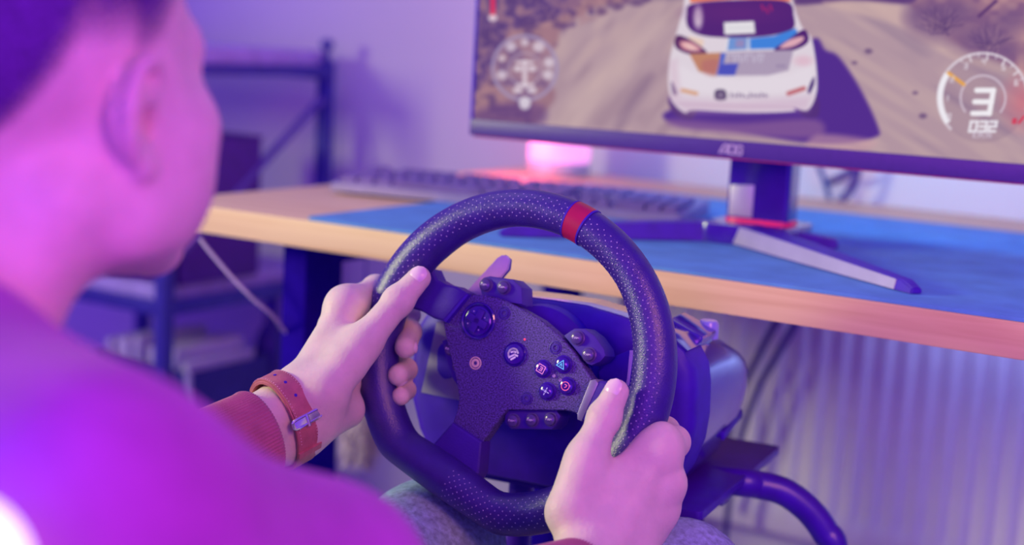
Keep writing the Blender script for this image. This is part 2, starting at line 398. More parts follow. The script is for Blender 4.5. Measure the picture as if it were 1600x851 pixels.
for k in range(120):
    bx, by = ((1468, 50) if k % 3 else (1545, 78)); aa = rb.uniform(-2.9, -.25); L = rb.uniform(16, 44)
    seg(bx + rb.uniform(-16, 16), by + rb.uniform(-10, 6), bx + math.cos(aa) * L, by + math.sin(aa) * L, 1.2, (88, 60, 112) if rb.rand() < .6 else (160, 124, 144), 2, .5)
seg(1530, 25, 1556, 2, 5, (92, 56, 112), 4)
for (x, y, a) in ((1357, 80, 6), (1335, 98, 4), (1442, 181, 6), (1430, 145, 4)): ell(x, y, a, a * .7, (104, 76, 120), 4, .8)
# car shadow on the ground
spoly([(1268, 62), (1290, 78), (1312, 90), (1345, 140), (1372, 198), (1368, 214), (1320, 224), (1250, 222), (1150, 205), (1060, 196), (1046, 172), (1200, 140)], (82, 44, 142), 7)
spoly([(1052, 186), (1150, 192), (1272, 186), (1278, 214), (1180, 212), (1060, 200)], (140, 96, 152), 12, .75)
spoly([(1268, 215), (1300, 210), (1370, 222), (1330, 240), (1262, 236)], (206, 160, 168), 10, .6)
# the car
spoly([(1046, 150), (1052, 176), (1080, 186), (1090, 160)], (92, 56, 124), 3); spoly([(1250, 178), (1278, 182), (1277, 150), (1250, 150)], (84, 48, 124), 3)
spoly([(1083, -40), (1150, -48), (1222, -42), (1238, 0), (1252, 40), (1268, 60), (1276, 110), (1275, 148), (1262, 172), (1240, 168), (1238, 174), (1165, 176), (1085, 172), (1070, 176), (1050, 158), (1044, 128), (1047, 90), (1056, 55), (1066, 20)], (226, 214, 224), 2.2, n=8)
poly([(1078, 4), (1080, -40), (1225, -42), (1236, 2), (1150, -2)], (236, 120, 84), 2)
spoly([(1082, 6), (1150, 0), (1228, 2), (1240, 24), (1238, 46), (1200, 56), (1150, 59), (1100, 56), (1076, 44), (1073, 22)], (82, 32, 118), 2)
ell(1091, 27, 7, 17, (232, 214, 224), 6, .9); ell(1150, 20, 60, 14, (104, 40, 122), 20, .5)
poly([(1131, 35), (1178, 33), (1180, 52), (1132, 54)], (232, 228, 232), 2); seg(1138, 44, 1174, 43, 1.4, (206, 200, 214), 2)
for (x, y) in ((1190, 8), (1197, 12), (1203, 8)): seg(x, y, x + 3, y + 8, 2.4, (190, 36, 104), 2, .9)
poly([(1172, 60), (1210, 56), (1244, 44), (1247, 56), (1228, 66), (1212, 76), (1172, 77)], (62, 132, 222), 2)
poly([(1138, 59), (1172, 59), (1170, 77), (1136, 79)], (112, 150, 214), 2); poly([(1150, 62), (1164, 62), (1163, 74), (1149, 74)], (150, 140, 190), 3); seg(1169, 60, 1168, 77, 2.2, (220, 220, 234)); seg(1138, 60, 1135, 78, 2.2, (226, 226, 236))
poly([(1075, 56), (1100, 62), (1098, 74), (1078, 66)], (236, 206, 190), 3)
spoly([(1058, 55), (1075, 60), (1098, 75), (1104, 83), (1092, 88), (1064, 80), (1054, 70)], (88, 36, 96), 2)
spoly([(1063, 65), (1080, 66), (1096, 78), (1080, 80), (1066, 75)], (222, 150, 160), 4); spoly([(1066, 68), (1078, 69), (1090, 77), (1078, 77)], (240, 196, 192), 3)
spoly([(1210, 77), (1232, 62), (1256, 46), (1264, 62), (1252, 74), (1222, 83)], (78, 30, 110), 2)
spoly([(1218, 75), (1232, 63), (1254, 57), (1254, 64), (1238, 73)], (226, 172, 184), 3)
poly([(1077, 84), (1128, 82), (1124, 116), (1118, 118), (1092, 112)], (196, 134, 104), 2); spoly([(1098, 96), (1124, 94), (1120, 118), (1100, 114)], (184, 110, 110), 6, .7)
poly([(1128, 82), (1240, 78), (1232, 110), (1200, 118), (1118, 118)], (176, 158, 184), 2)
poly([(1124, 100), (1154, 99), (1148, 118), (1120, 118)], (76, 82, 190), 2); poly([(1126, 83), (1134, 83), (1130, 100), (1124, 100)], (74, 100, 206), 2)
x = 1136
for st in ('101', '110', '011', '101', '011', '110'):
    seg(x, 85, x + 1, 96, 2, (208, 200, 220), 2, .8)
    if st[0] == '1': seg(x, 85, x + 7, 86, 2, (208, 200, 220), 2, .8)
    if st[1] == '1': seg(x + 7, 86, x + 4, 96, 2, (208, 200, 220), 2, .7)
    x += 10
seg(1214, 103, 1226, 103, 3, (140, 120, 160), 3, .7)
put(sm(d_poly([(1050, 96), (1085, 112), (1150, 124), (1232, 116), (1272, 96), (1275, 140), (1160, 150), (1048, 140)]), 10) * .35, (240, 232, 240))
spoly([(1049, 127), (1056, 138), (1058, 148), (1051, 146)], (94, 70, 120), 2); spoly([(1272, 120), (1272, 132), (1266, 145), (1262, 144), (1266, 130)], (74, 44, 120), 2)
seg(1066, 141, 1088, 146, 6, (220, 164, 128), 2.5); seg(1232, 146, 1256, 138, 7, (196, 110, 118), 2.5)
spoly([(1118, 141), (1133, 141), (1134, 155), (1118, 155)], (92, 72, 112), 2); ell(1126, 148, 4, 3, (150, 130, 160), 2)
for k, (hh, dx) in enumerate(((7, 2), (5, 4), (7, 4), (5, 4), (1, 4), (7, 4), (5, 4), (5, 4), (7, 4), (5, 4))):
    seg(1142 + k * 6, 152, 1142 + k * 6, 152 - hh, 2, (120, 98, 136), 2, .8); seg(1142 + k * 6, 152 - hh * .5, 1142 + k * 6 + dx, 152 - hh * .5, 2, (130, 108, 144), 2, .7)
seg(1055, 162, 1240, 168, 2, (200, 170, 196), 3, .8)
put(sm(d_poly([(1046, 152), (1150, 158), (1268, 150), (1262, 172), (1165, 176), (1070, 176)]), 14) * .5, (206, 170, 198)); put(sm(d_poly([(1046, 96), (1058, 92), (1064, 150), (1050, 156)]), 10) * .5, (214, 180, 200)); ell(1255, 95, 14, 8, (226, 176, 196), 8, .6)
# pace note marker and damage dial
seg(770, -60, 770, 24, 7, (226, 40, 92), 2); ell(770, 28, 7, 5, (226, 200, 214), 2)
arc(820, 106, 50, 5, 0, 360, (166, 148, 186), 3, .95); put(sm(np.hypot(QX - 820, QY - 106) - 49, 4) * .28, (170, 140, 170))
arc(820, 108, 25, 3, 0, 360, (190, 170, 194), 3, .6)
for a, s in ((90, 6), (55, 9), (125, 8), (160, 5), (200, 8), (-20, 8), (10, 8)): ell(820 + 38 * math.cos(R_(a)), 104 - 38 * math.sin(R_(a)), s, s * .9, (222, 206, 220), 4, .8)
for (a0, b0, a1, b1, w_) in ((808, 97, 832, 97, 5), (820, 97, 820, 134, 7), (808, 133, 832, 133, 5), (807, 107, 812, 107, 9), (829, 107, 834, 107, 9), (806, 141, 812, 141, 9), (828, 141, 834, 141, 9)): seg(a0, b0, a1, b1, w_, (226, 210, 222), 3, .85)
ell(820, 161, 9, 10, (224, 214, 226), 3, .9)
# revolution dial
put(sm(np.hypot(QX - 1536, QY - 153) - 70, 4) * .22, (120, 96, 130)); ell(1600, 160, 26, 32, (226, 110, 120), 40, .55)
arc(1536, 153, 70, 3.5, -15, 225, (226, 214, 224), 2.5)
arc(1536, 153, 67, 9, 146, 215, (244, 240, 246), 2.5); arc(1536, 153, 35, 3, -40, 220, (214, 196, 210), 2)
seg(1482, 114, 1506, 132, 5, (242, 172, 64), 2.5)
for k, a in enumerate((108, 84, 60, 37)): seg(1536 + 70 * math.cos(R_(a)), 153 - 70 * math.sin(R_(a)), 1536 + 60 * math.cos(R_(a)), 153 - 60 * math.sin(R_(a)), 2.5, (232, 222, 230), 2)
for a in (120, 96, 72, 48, 26): seg(1536 + 70 * math.cos(R_(a)), 153 - 70 * math.sin(R_(a)), 1536 + 65 * math.cos(R_(a)), 153 - 65 * math.sin(R_(a)), 1.6, (232, 222, 230), 2)
SEG = {'0': 'abcdef', '1': 'bc', '2': 'abged', '3': 'abgcd', '4': 'fgbc', '5': 'afgcd', '6': 'afgedc'}
def digit(ch, x, y, w_, h_, lw, c, shear=.18, al=1.0):
    pt = {'tl': (0, 0), 'tr': (1, 0), 'ml': (0, .5), 'mr': (1, .5), 'bl': (0, 1), 'br': (1, 1)}
    sg = {'a': ('tl', 'tr'), 'b': ('tr', 'mr'), 'c': ('mr', 'br'), 'd': ('bl', 'br'), 'e': ('ml', 'bl'), 'f': ('tl', 'ml'), 'g': ('ml', 'mr')}
    for s in SEG[ch]:
        p, q = pt[sg[s][0]], pt[sg[s][1]]
        seg(x + p[0] * w_ - (p[1] - .5) * h_ * shear, y + p[1] * h_, x + q[0] * w_ - (q[1] - .5) * h_ * shear, y + q[1] * h_, lw, c, 2, al)
digit('3', 1523, 141, 26, 36, 8, (246, 242, 246))
for k, ch in enumerate('032'): digit(ch, 1516 + k * 15, 190, 10, 15, 4, (238, 232, 240))
for (x, p) in ((1521, 'K'), (1529, 'M'), (1539, '/'), (1544, 'H')):
    L = {'K': [(0, 0, 0, 8), (0, 4, 4, 0), (0, 4, 4, 8)], 'M': [(0, 0, 0, 8), (0, 0, 3, 5), (3, 5, 6, 0), (6, 0, 6, 8)], '/': [(3, 0, 0, 8)], 'H': [(0, 0, 0, 8), (0, 4, 4, 4), (4, 0, 4, 8)]}[p]
    for (a, b, c_, d_) in L: seg(x + a, 207 + b, x + c_, 207 + d_, 1.5, (214, 200, 216), 1.6)
for ch, x, y in (('0', 1481, 178), ('1', 1477, 149), ('2', 1486, 120), ('3', 1507, 99), ('4', 1535, 92), ('5', 1566, 101), ('6', 1586, 125)): digit(ch, x, y, 4, 8, 1.6, (228, 218, 228), .1, .85)
digit('0', 1583, 186, 4, 6, 2, (224, 40, 70)); seg(1592, 192, 1600, 182, 3, (224, 40, 70), 2)
lin = np.where(IMG / 255 <= .04045, IMG / 255 / 12.92, ((IMG / 255 + .055) / 1.055) ** 2.4)
idx = np.arange(NX * NY).reshape(NY, NX)
fq = np.stack([idx[:-1, :-1].ravel(), idx[:-1, 1:].ravel(), idx[1:, 1:].ravel(), idx[1:, :-1].ravel()], -1)
me = bpy.data.meshes.new('screen')
me.vertices.add(len(loc)); me.vertices.foreach_set('co', loc.ravel())
me.loops.add(fq.size); me.loops.foreach_set('vertex_index', fq.ravel().astype(np.int32))
me.polygons.add(len(fq)); me.polygons.foreach_set('loop_start', np.arange(0, fq.size, 4, dtype=np.int32))
me.update(calc_edges=True)
ca = me.color_attributes.new('picture', 'FLOAT_COLOR', 'POINT')
ca.data.foreach_set('color', np.concatenate([lin, np.ones((len(lin), 1))], 1).ravel())
ms = bpy.data.materials.new('screen_picture'); ms.use_nodes = True; nt = ms.node_tree
bs = nt.nodes['Principled BSDF']; bs.inputs['Base Color'].default_value = (.004, .002, .01, 1); bs.inputs['Roughness'].default_value = .5; bs.inputs['Specular IOR Level'].default_value = .1
an_ = nt.nodes.new('ShaderNodeVertexColor'); an_.layer_name = 'picture'
nt.links.new(an_.outputs['Color'], bs.inputs['Emission Color']); bs.inputs['Emission Strength'].default_value = .93
so = finish('screen', me, ms, mon, False); so['label'] = 'lit screen with a white rally car on a dirt road'
# blue light strip on the monitor's back, shining on the wall
def part_light(name, parent, loc, rot, sx_, sy_, power, color):
    l = bpy.data.lights.new(name, 'AREA'); l.shape = 'RECTANGLE'; l.size = sx_; l.size_y = sy_; l.energy = power; l.color = color
    o = bpy.data.objects.new(name, l); COL.objects.link(o); o.parent = parent; o.location = loc; o.rotation_euler = rot
    return o
part_light('rear_light_strip', mon, (.05, .09, mz + .06), (R_(98), 0, 0), .5, .08, 1.5, (.16, .66, 1.0)).data.spread = R_(130)
part_light('under_desk_light_strip', desk, (.22, .30, .69), (R_(25), 0, 0), .9, .03, 1.2, (.30, .45, 1.0))

# ------------------------------------------------------------------ keyboard
kb0 = np.array([-.545, .442]); ka = math.atan2(.083, .434)
kbd = empty('keyboard', mtx=Matrix.Translation((kb0[0], kb0[1], DZ + .0035)) @ Matrix.Rotation(ka, 4, 'Z'))
tag(kbd, 'dark full-size keyboard lying half on the mat behind the steering wheel', 'keyboard')
KL, KD = .444, .130
M_KCASE = mat('keyboard_case', (.30, .25, .46), .5); M_KEY = mat('keycap', (.19, .12, .36), .55)
bm = bmesh.new(); rings = []
for (z0, z1, g) in ((.0002, .0002, 0), (.007, .017, 0), (.009, .019, .002), (.009, .019, .006)):
    pass
pts = rounded([(0, 0), (KL, 0), (KL, KD), (0, KD)], .006)
t = bmesh.new(); add_prism(t, pts, 0, .010, .0015)
for v in t.verts:
    if v.co.z > .002: v.co.z += v.co.y / KD * .008
from_bm('case', t, M_KCASE, kbd)
U = .0190; keycache = {}
def keymesh(w_):
    k = round(w_, 3)
    if k not in keycache:
        b = bmesh.new(); W2 = w_ * U - .0018; H2 = U - .0018
        add_prism(b, [(-W2 / 2, -H2 / 2), (W2 / 2, -H2 / 2), (W2 / 2, H2 / 2), (-W2 / 2, H2 / 2)], 0, .0078, .0012, 1, 1 - .16 / max(1, w_ * .8))
        bmesh.ops.recalc_face_normals(b, faces=b.faces)
        me_ = bpy.data.meshes.new('key'); b.to_mesh(me_); b.free(); me_.materials.append(M_KEY); keycache[k] = me_
    return keycache[k]
rows = [
    (5.25, [(0, 1)] + [(2 + i, 1) for i in range(4)] + [(6.5 + i, 1) for i in range(4)] + [(11 + i, 1) for i in range(4)] + [(15.25 + i, 1) for i in range(3)]),
    (4.0, [(i, 1) for i in range(13)] + [(13, 2)] + [(15.25 + i, 1) for i in range(3)] + [(18.5 + i, 1) for i in range(4)]),
    (3.0, [(0, 1.5)] + [(1.5 + i, 1) for i in range(12)] + [(13.5, 1.5)] + [(15.25 + i, 1) for i in range(3)] + [(18.5 + i, 1) for i in range(4)]),
    (2.0, [(0, 1.75)] + [(1.75 + i, 1) for i in range(11)] + [(12.75, 2.25)] + [(18.5 + i, 1) for i in range(3)] + [(21.5, 1)]),
    (1.0, [(0, 2.25)] + [(2.25 + i, 1) for i in range(10)] + [(12.25, 2.75)] + [(16.25, 1)] + [(18.5 + i, 1) for i in range(4)]),
    (0.0, [(0, 1.25), (1.25, 1.25), (2.5, 1.25), (3.75, 6.25), (10, 1.25), (11.25, 1.25), (12.5, 1.25), (13.75, 1.25)] + [(15.25 + i, 1) for i in range(3)] + [(18.5, 2), (20.5, 1), (21.5, 1)])]
for ry, ks in rows:
    for kx, kw in ks:
        o = bpy.data.objects.new('key', keymesh(kw)); COL.objects.link(o); o.parent = kbd
        yy = .008 + (ry + .5) * U * .91; o.scale = (1, .89, 1)
        o.location = (.008 + (kx + kw / 2) * U, yy, .0098 + yy / KD * .008); o.rotation_euler = (math.atan2(.008, KD), 0, 0)

# ------------------------------------------------------------------ pink glowing lamp on the desk
lp = empty('table_lamp', (-.515, .945, DZ)); tag(lp, 'small glowing pink cylinder lamp at the back of the desk', 'lamp')
lathe('lamp_base', [(0, .0002), (.044, .0002), (.047, .004), (.047, .018), (.045, .021), (0, .021)], mat('lamp_base', (.55, .48, .55), .5), lp)
lathe('lamp_shade', [(.044, .0208), (.046, .024), (.046, .128), (.042, .136), (0, .138)], mat('lamp_glow', (.9, .5, .8), .5, emit=(1.0, .30, .74), estr=1.0), lp)
l = bpy.data.lights.new('lamp_bulb', 'POINT'); l.energy = .5; l.color = (1, .10, .30); l.shadow_soft_size = .045
lo = bpy.data.objects.new('lamp_bulb', l); COL.objects.link(lo); lo.parent = lp; lo.location = (-.02, -.085, .05)

# ------------------------------------------------------------------ radiator
rad = empty('radiator', (0, .985, .1)); tag(rad, 'white ribbed panel radiator on the wall under the desk', 'radiator')
RX0, RX1, RZ0, RZ1 = -.42, 1.10, .262, .68
bm = bmesh.new(); xs = []; pitch = .0305
n_ = int((RX1 - RX0) / pitch)
for i in range(n_):
    x0 = RX0 + i * pitch
    xs += [(x0, .006), (x0 + pitch * .30, .006), (x0 + pitch * .42, 0), (x0 + pitch * .86, 0), (x0 + pitch * .98, .006)]
zs = [(RZ0, .004), (RZ0 + .012, .0), (RZ0 + .040, .0), (RZ0 + .052, 1), (RZ1 - .04, 1), (RZ1 - .03, 0), (RZ1, 0)]
grid = []
for (z, k) in zs:
    grid.append([bm.verts.new((x, (d * k if k in (0, 1) else k), z - .1)) for (x, d) in xs])
for A, B in zip(grid, grid[1:]):
    for k in range(len(A) - 1): bm.faces.new((A[k], A[k + 1], B[k + 1], B[k]))
from_bm('ribbed_panel', bm, M_RAD, rad, True, 50)
box('rear_panel', ((RX0 + RX1) / 2, .050, (RZ0 + RZ1) / 2 - .1), (RX1 - RX0, .012, RZ1 - RZ0), M_RAD, rad, bev=.003)
for x in (RX0 + .003, RX1 - .006): box('side_cover', (x, .03, (RZ0 + RZ1) / 2 - .1), (.004, .05, RZ1 - RZ0), M_RAD, rad, bev=.001)
box('top_grille', ((RX0 + RX1) / 2, .03, RZ1 + .002 - .1), (RX1 - RX0, .056, .005), M_RAD, rad, bev=.001)
for x in (-.2, .8): box('wall_bracket', (x, .070, RZ0 + .1 - .1), (.03, .028, .12), M_RAD, rad, bev=.002)
for x in (RX0 + .06, RX0 + .11): tube('pipe', [(x, .035, RZ0 - .1 + .01), (x, .035, -.099)], .008, M_RAD, rad)

# ------------------------------------------------------------------ cables
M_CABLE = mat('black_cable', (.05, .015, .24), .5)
def cable(label, pts, r, m=M_CABLE, grp=None):
    o = tube('cable', smooth_path(pts, 8), r, m, None, 8); tag(o, label, 'cable', grp); return o
cable('dark cable hanging down behind the desk, left one of the pair by the radiator', [(-.10, .93, .722), (-.128, .93, .62), (-.165, .935, .54), (-.20, .94, .44), (-.22, .945, .30)], .005)
cable('dark cable hanging down behind the desk, right one of the pair by the radiator', [(-.08, .95, .722), (-.105, .94, .62), (-.14, .93, .535), (-.165, .93, .48), (-.19, .935, .38), (-.2, .94, .25)], .005)
cable('teal cable dropping behind the desk beside the monitor stand', [(-.16, 1.03, .86), (-.142, 1.03, .80), (-.122, 1.03, .755), (-.11, 1.035, .68)], .004, mat('teal_cable', (.03, .07, .30), .5))
cable('dark looped cable behind the desk, right of the monitor stand', [(-.13, 1.05, .77), (-.10, 1.03, .785), (-.082, 1.03, .800), (-.09, 1.03, .765), (-.11, 1.03, .735), (-.115, 1.035, .68)], .0055)
cable('thin pale cable hanging from the left end of the desk', [at(312, 372, 1.62), at(330, 395, 1.615), at(362, 432, 1.61), at(395, 466, 1.61), at(425, 492, 1.62), at(455, 530, 1.66)], .0022, mat('pale_cable', (.5, .42, .6), .5))
cable('thin dark cable hanging below the wheel base in front of the radiator', [at(1104, 770, 1.30), at(1098, 800, 1.31), at(1092, 840, 1.32), at(1090, 900, 1.33), at(1086, 1060, 1.36)], .0022)

# ------------------------------------------------------------------ rack behind the desk
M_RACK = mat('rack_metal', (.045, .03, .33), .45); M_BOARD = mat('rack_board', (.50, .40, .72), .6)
rack = empty('shelf_rack', (-1.22, .81, 0)); tag(rack, 'dark metal shelf rack with pale boards behind the left end of the desk', 'shelf')
RX, RXL = -1.0 + 1.22, -1.44 + 1.22
for xx in (RX - .011, RXL):
    for yy in (.63 - .81, .998 - .81):
        p = box('post', (xx, yy, .447), (.022, .022, .894), M_RACK, rack, bev=.002)
        lathe('cap', [(0, .894), (.006, .894), (.006, .914), (.011, .916), (.011, .928), (0, .932)], M_RACK, p, 16, (xx, yy, 0))
for zz, m_, th_ in ((.898, M_BOARD, .026), (.535, M_BOARD, .022), (.20, M_BOARD, .02)):
    box('shelf_board', ((RX + RXL) / 2 - .006, .004, zz), (.42, .36, th_), m_, rack, bev=.002)
    for yy in (.63 - .81, .998 - .81): box('shelf_beam', ((RX + RXL) / 2, yy, zz - th_ / 2 - .011), (.43, .012, .022), M_RACK, rack, bev=.001)
    for xx in (RX - .006, RXL): box('side_beam', (xx, .004, zz - th_ / 2 - .009), (.010, .36, .016 if zz > .6 else .024), M_RACK, rack, bev=.001)
tube('brace', [(RX - .008, .985 - .81, .83), (RX - .008, .66 - .81, .60)], .007, mat('rack_brace', (.14, .09, .42), .5), rack, 8)
bx_ = empty('tall_box', (-1.085, .745, .546)); tag(bx_, 'tall dark box standing on the middle board of the rack', 'box')
M_BOXP = mat('dark_purple_box', (.085, .008, .26), .6)
box('body', (0, 0, .112), (.16, .18, .224), M_BOXP, bx_, bev=.004); box('front_panel', (0, -.0915, .112), (.145, .004, .205), mat('dark_purple_front', (.07, .008, .22), .7), bx_, bev=.0015)
box('lid', (0, 0, .2245), (.162, .182, .004), M_BOXP, bx_, bev=.001)
# storage box with papers
sb = empty('storage_box', (-1.13, .79, .21)); tag(sb, 'dark open storage box full of white papers on the low board of the rack', 'box')
M_SB = mat('storage_dark', (.035, .02, .26), .6)
for nm, c, s in (('side_panel', (.105, 0, .095), (.006, .19, .19)), ('side_panel', (-.105, 0, .095), (.006, .19, .19)), ('front_panel', (0, -.092, .095), (.204, .006, .19)), ('back_panel', (0, .092, .095), (.204, .006, .19)), ('bottom_panel', (0, 0, .003), (.204, .178, .006))):
    box(nm, c, s, M_SB, sb, bev=.001)
box('corner_trim', (.107, -.094, .097), (.008, .008, .192), mat('pale_trim', (.6, .5, .75), .5), sb, bev=.001)
M_PAPER = mat('white_paper', (.78, .70, .84), .8, var=.04)
rp = random.Random(3)
for k in range(9):
    o = empty('paper_file', (-1.13 - .085 + k * .0212, .79 + rp.uniform(-.008, .008), .2175)); tag(o, 'white paper file standing upright in the dark storage box', 'file', 'paper files in the storage box')
    hh = .198 + rp.uniform(-.006, .022)
    box('sheets', (0, 0, hh / 2), (.012, .155, hh), M_PAPER, o, bev=.001, rot=Matrix.Rotation(rp.uniform(-.03, .03), 4, 'Y'))
    box('cover', (.0075, 0, hh / 2 - .008), (.0014, .160, hh - .016), mat('file_cover', (.62, .54, .80), .7), o, bev=.0003)
bt = empty('bottle', (-1.055, .925, .21)); tag(bt, 'dark slim bottle standing behind the papers on the rack', 'bottle')
lathe('body', [(0, .0002), (.026, .0002), (.028, .004), (.028, .19), (.024, .215), (.012, .235), (.0105, .262), (0, .262)], mat('bottle_glass', (.05, .02, .28), .25), bt, 24)
lathe('cap', [(.0125, .255), (.0125, .282), (.011, .285), (0, .285)], M_BLACK, bt, 20)

# ------------------------------------------------------------------ fluffy duster hanging under the desk
du = empty('fluffy_duster', (-.575, .56, .36)); tag(du, 'fluffy beige duster hanging under the desk beside the left hand', 'duster')
M_FLUFF = mat('beige_fluff', (.72, .60, .62), .9, var=.2, vscale=90)
lathe('core', [(0, .018), (.012, .022), (.02, .045), (.018, .075), (.008, .10), (0, .102)], M_FLUFF, du, 16)
lathe('handle', [(0, .095), (.006, .095), (.006, .24), (.004, .25), (0, .25)], M_BLACK, du, 12)
tube('hanging_cord', [(0, 0, .245), (0, 0, .3595)], .0015, M_BLACK, du, 6)
bm = bmesh.new(); rf = random.Random(8)
for k in range(900):
    z = rf.uniform(.02, .10); a = rf.uniform(0, 6.283); r0 = .018 * math.sin(math.pi * min(1, max(.05, (z - .01) / .1))) ; L = rf.uniform(.014, .028)
    d = Vector((math.cos(a), math.sin(a), rf.uniform(-1.1, .1))).normalized(); p = Vector((math.cos(a) * r0, math.sin(a) * r0, z))
    s = d.cross(Vector((0, 0, 1))).normalized() * .0011; q = p + d * L * .5 + Vector((0, 0, -.001)); e = p + d * L + Vector((0, 0, -.006))
    v = [bm.verts.new(x) for x in (p - s, p + s, q + s, q - s, e)]
    bm.faces.new((v[0], v[1], v[2], v[3])); bm.faces.new((v[3], v[2], v[4]))
fl = from_bm('fluff', bm, M_FLUFF, du, False); fl['kind'] = 'stuff'
# ------------------------------------------------------------------ steering wheel
WN = np.array([.10939496, -.97283398, .20402646]); WE1 = np.array([.99373686, .11174549, 0]); WE2 = np.array([-.02279904, .20274861, .97896538])
WC = np.array([0, 0, .70106])
whl = empty('steering_wheel', mtx=Matrix(((WE1[0], WE2[0], WN[0], WC[0]), (WE1[1], WE2[1], WN[1], WC[1]), (WE1[2], WE2[2], WN[2], WC[2]), (0, 0, 0, 1))))
tag(whl, 'black leather racing wheel with a red top marker and button hub', 'steering wheel')
def WP(x, y, h=0.0):
    q = onpl(x, y, WC + h * WN, WN) - WC
    return (float(q @ WE1), float(q @ WE2))
def WPL(pts, h): return [WP(x, y, h) for x, y in pts]
FLAT = R_(248); MARK = R_(69.6)
def rim_r(t):
    d = abs((t - MARK + math.pi) % (2 * math.pi) - math.pi)
    return .0149 + .0018 * min(1, max(0, (d - .5) / .6))
def rim_R(t):
    base = .1352 - rim_r(t)
    lim = (base - .0115) / max(.2, math.cos((t - FLAT + math.pi) % (2 * math.pi) - math.pi)) if math.cos(t - FLAT) > .2 else 9
    k = 60.0 / .12 * .12
    s = -math.log(math.exp(-base * 900) + math.exp(-min(lim, .3) * 900)) / 900
    return s
def rim_pt(t, phi, off=0.0):
    Rr = rim_R(t); r = rim_r(t) + off
    return (math.cos(t) * (Rr + r * math.sin(phi)), math.sin(t) * (Rr + r * math.sin(phi)), r * math.cos(phi) * 1.05)
def rim_band(name, t0, t1, nt_, m, off=0.0, closed=False, cap=False):
    bm = bmesh.new(); NS = 28; rings = []
    for i in range(nt_ + (0 if closed else 1)):
        t = t0 + (t1 - t0) * i / nt_
        rings.append([bm.verts.new(rim_pt(t, 2 * math.pi * k / NS, off)) for k in range(NS)])
    n = len(rings)
    for i in range(n if closed else n - 1):
        A, B = rings[i], rings[(i + 1) % n]
        for k in range(NS): bm.faces.new((A[k], A[(k + 1) % NS], B[(k + 1) % NS], B[k]))
    if cap: bm.faces.new(rings[0][::-1]); bm.faces.new(rings[-1])
    return from_bm(name, bm, m, whl, True, 60)
rim_band('rim', 0, 2 * math.pi, 160, M_LEATHER, 0, True)
mk = rim_band('red_marker', MARK - .063, MARK + .063, 8, mat('red_marker', (.46, .008, .075), .38), .0005, False, True); mk['label'] = 'red centre marker band'
for s in (-1, 1): rim_band('marker_edge', MARK + s * .064 - .006, MARK + s * .064 + .006, 2, M_BLACK, .0007, False, True)
# perforations: raised pale dots, the glint of each hole put into their colour
bm = bmesh.new(); M_PERF = mat('perforation_glint', (.36, .28, .56), .3, spec=.8)
for (a0, a1, p0, p1) in ((74, 178, -.55, .75), (-38, 65, -1.25, .55), (252, 318, -.75, .75)):
    stp = .0064 / .12; j = 0; t = R_(a0)
    while t < R_(a1):
        ph = p0 + (.18 if j % 2 else 0)
        while ph < p1:
            c = np.array(rim_pt(t, ph, .00012)); nrm = np.array(rim_pt(t, ph, .01)) - c; nrm /= np.linalg.norm(nrm)
            e = np.array([-math.sin(t), math.cos(t), 0]); f_ = np.cross(nrm, e); rr0 = .00062
            vs = [bm.verts.new(c + rr0 * (math.cos(a) * e + math.sin(a) * f_)) for a in [k * math.pi / 3 for k in range(6)]]
            tp = bm.verts.new(c + nrm * .00028)
            for k in range(6): bm.faces.new((vs[k], vs[(k + 1) % 6], tp))
            ph += .36
        t += stp / 2 * 1.05; j += 1
pf = from_bm('perforations', bm, M_PERF, whl, True, None); pf['kind'] = 'stuff'

M_PLATE = mat('speckled_plate', (.085, .055, .26), .55, var=.75, vscale=900)
MATS['speckled_plate'].node_tree.nodes['Noise Texture'].inputs['Detail'].default_value = 1
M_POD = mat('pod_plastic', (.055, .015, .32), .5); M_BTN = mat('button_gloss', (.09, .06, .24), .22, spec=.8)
HP = -.010
prism('hub_plate', WPL([(728, 460), (757, 460), (787, 468), (816, 483), (846, 500), (875, 525), (896, 549), (910, 569), (922, 588), (929, 595), (904, 651), (898, 644), (884, 641), (793, 640), (784, 649), (753, 692), (706, 664), (714, 640), (717, 622), (712, 590), (697, 530), (692, 500)], HP), HP - .012, HP, M_PLATE, whl, bev=.0018, seg=3)
prism('hub_back', WPL([(735, 470), (800, 480), (860, 520), (905, 575), (890, 640), (800, 640), (750, 660), (722, 610), (705, 530)], HP - .012), HP - .040, HP - .0121, M_BLACK, whl, bev=.002)
# spokes
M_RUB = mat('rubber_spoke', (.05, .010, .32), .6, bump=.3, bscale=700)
sp = prism('spoke', WPL([(618, 450), (640, 412), (676, 420), (683, 436), (697, 444), (712, 447), (731, 458), (694, 502), (676, 497), (659, 487), (630, 478)], -.004), -.020, -.0035, M_RUB, whl, bev=.004, seg=3)
prism('spoke_cap', WPL([(690, 447), (712, 448), (733, 460), (697, 504), (684, 498), (672, 492)], -.005), -.024, -.0045, M_BLACK, sp, bev=.002, seg=2)
sp = prism('spoke', WPL([(927, 598), (938, 594), (965, 600), (1000, 610), (1010, 660), (985, 690), (950, 690), (905, 655)], -.004), -.020, -.0035, M_RUB, whl, bev=.004, seg=3)
prism('silver_strip', WPL([(924, 594), (932, 592), (937, 599), (911, 658), (904, 655), (904, 645)], -.006), -.020, -.0030, mat('pewter', (.30, .26, .42), .35, metal=.4), sp, bev=.0008)
sp = prism('spoke', WPL([(706, 660), (752, 690), (748, 738), (735, 760), (672, 705), (676, 694)], -.005), -.022, -.0045, M_RUB, whl, bev=.003, seg=3)
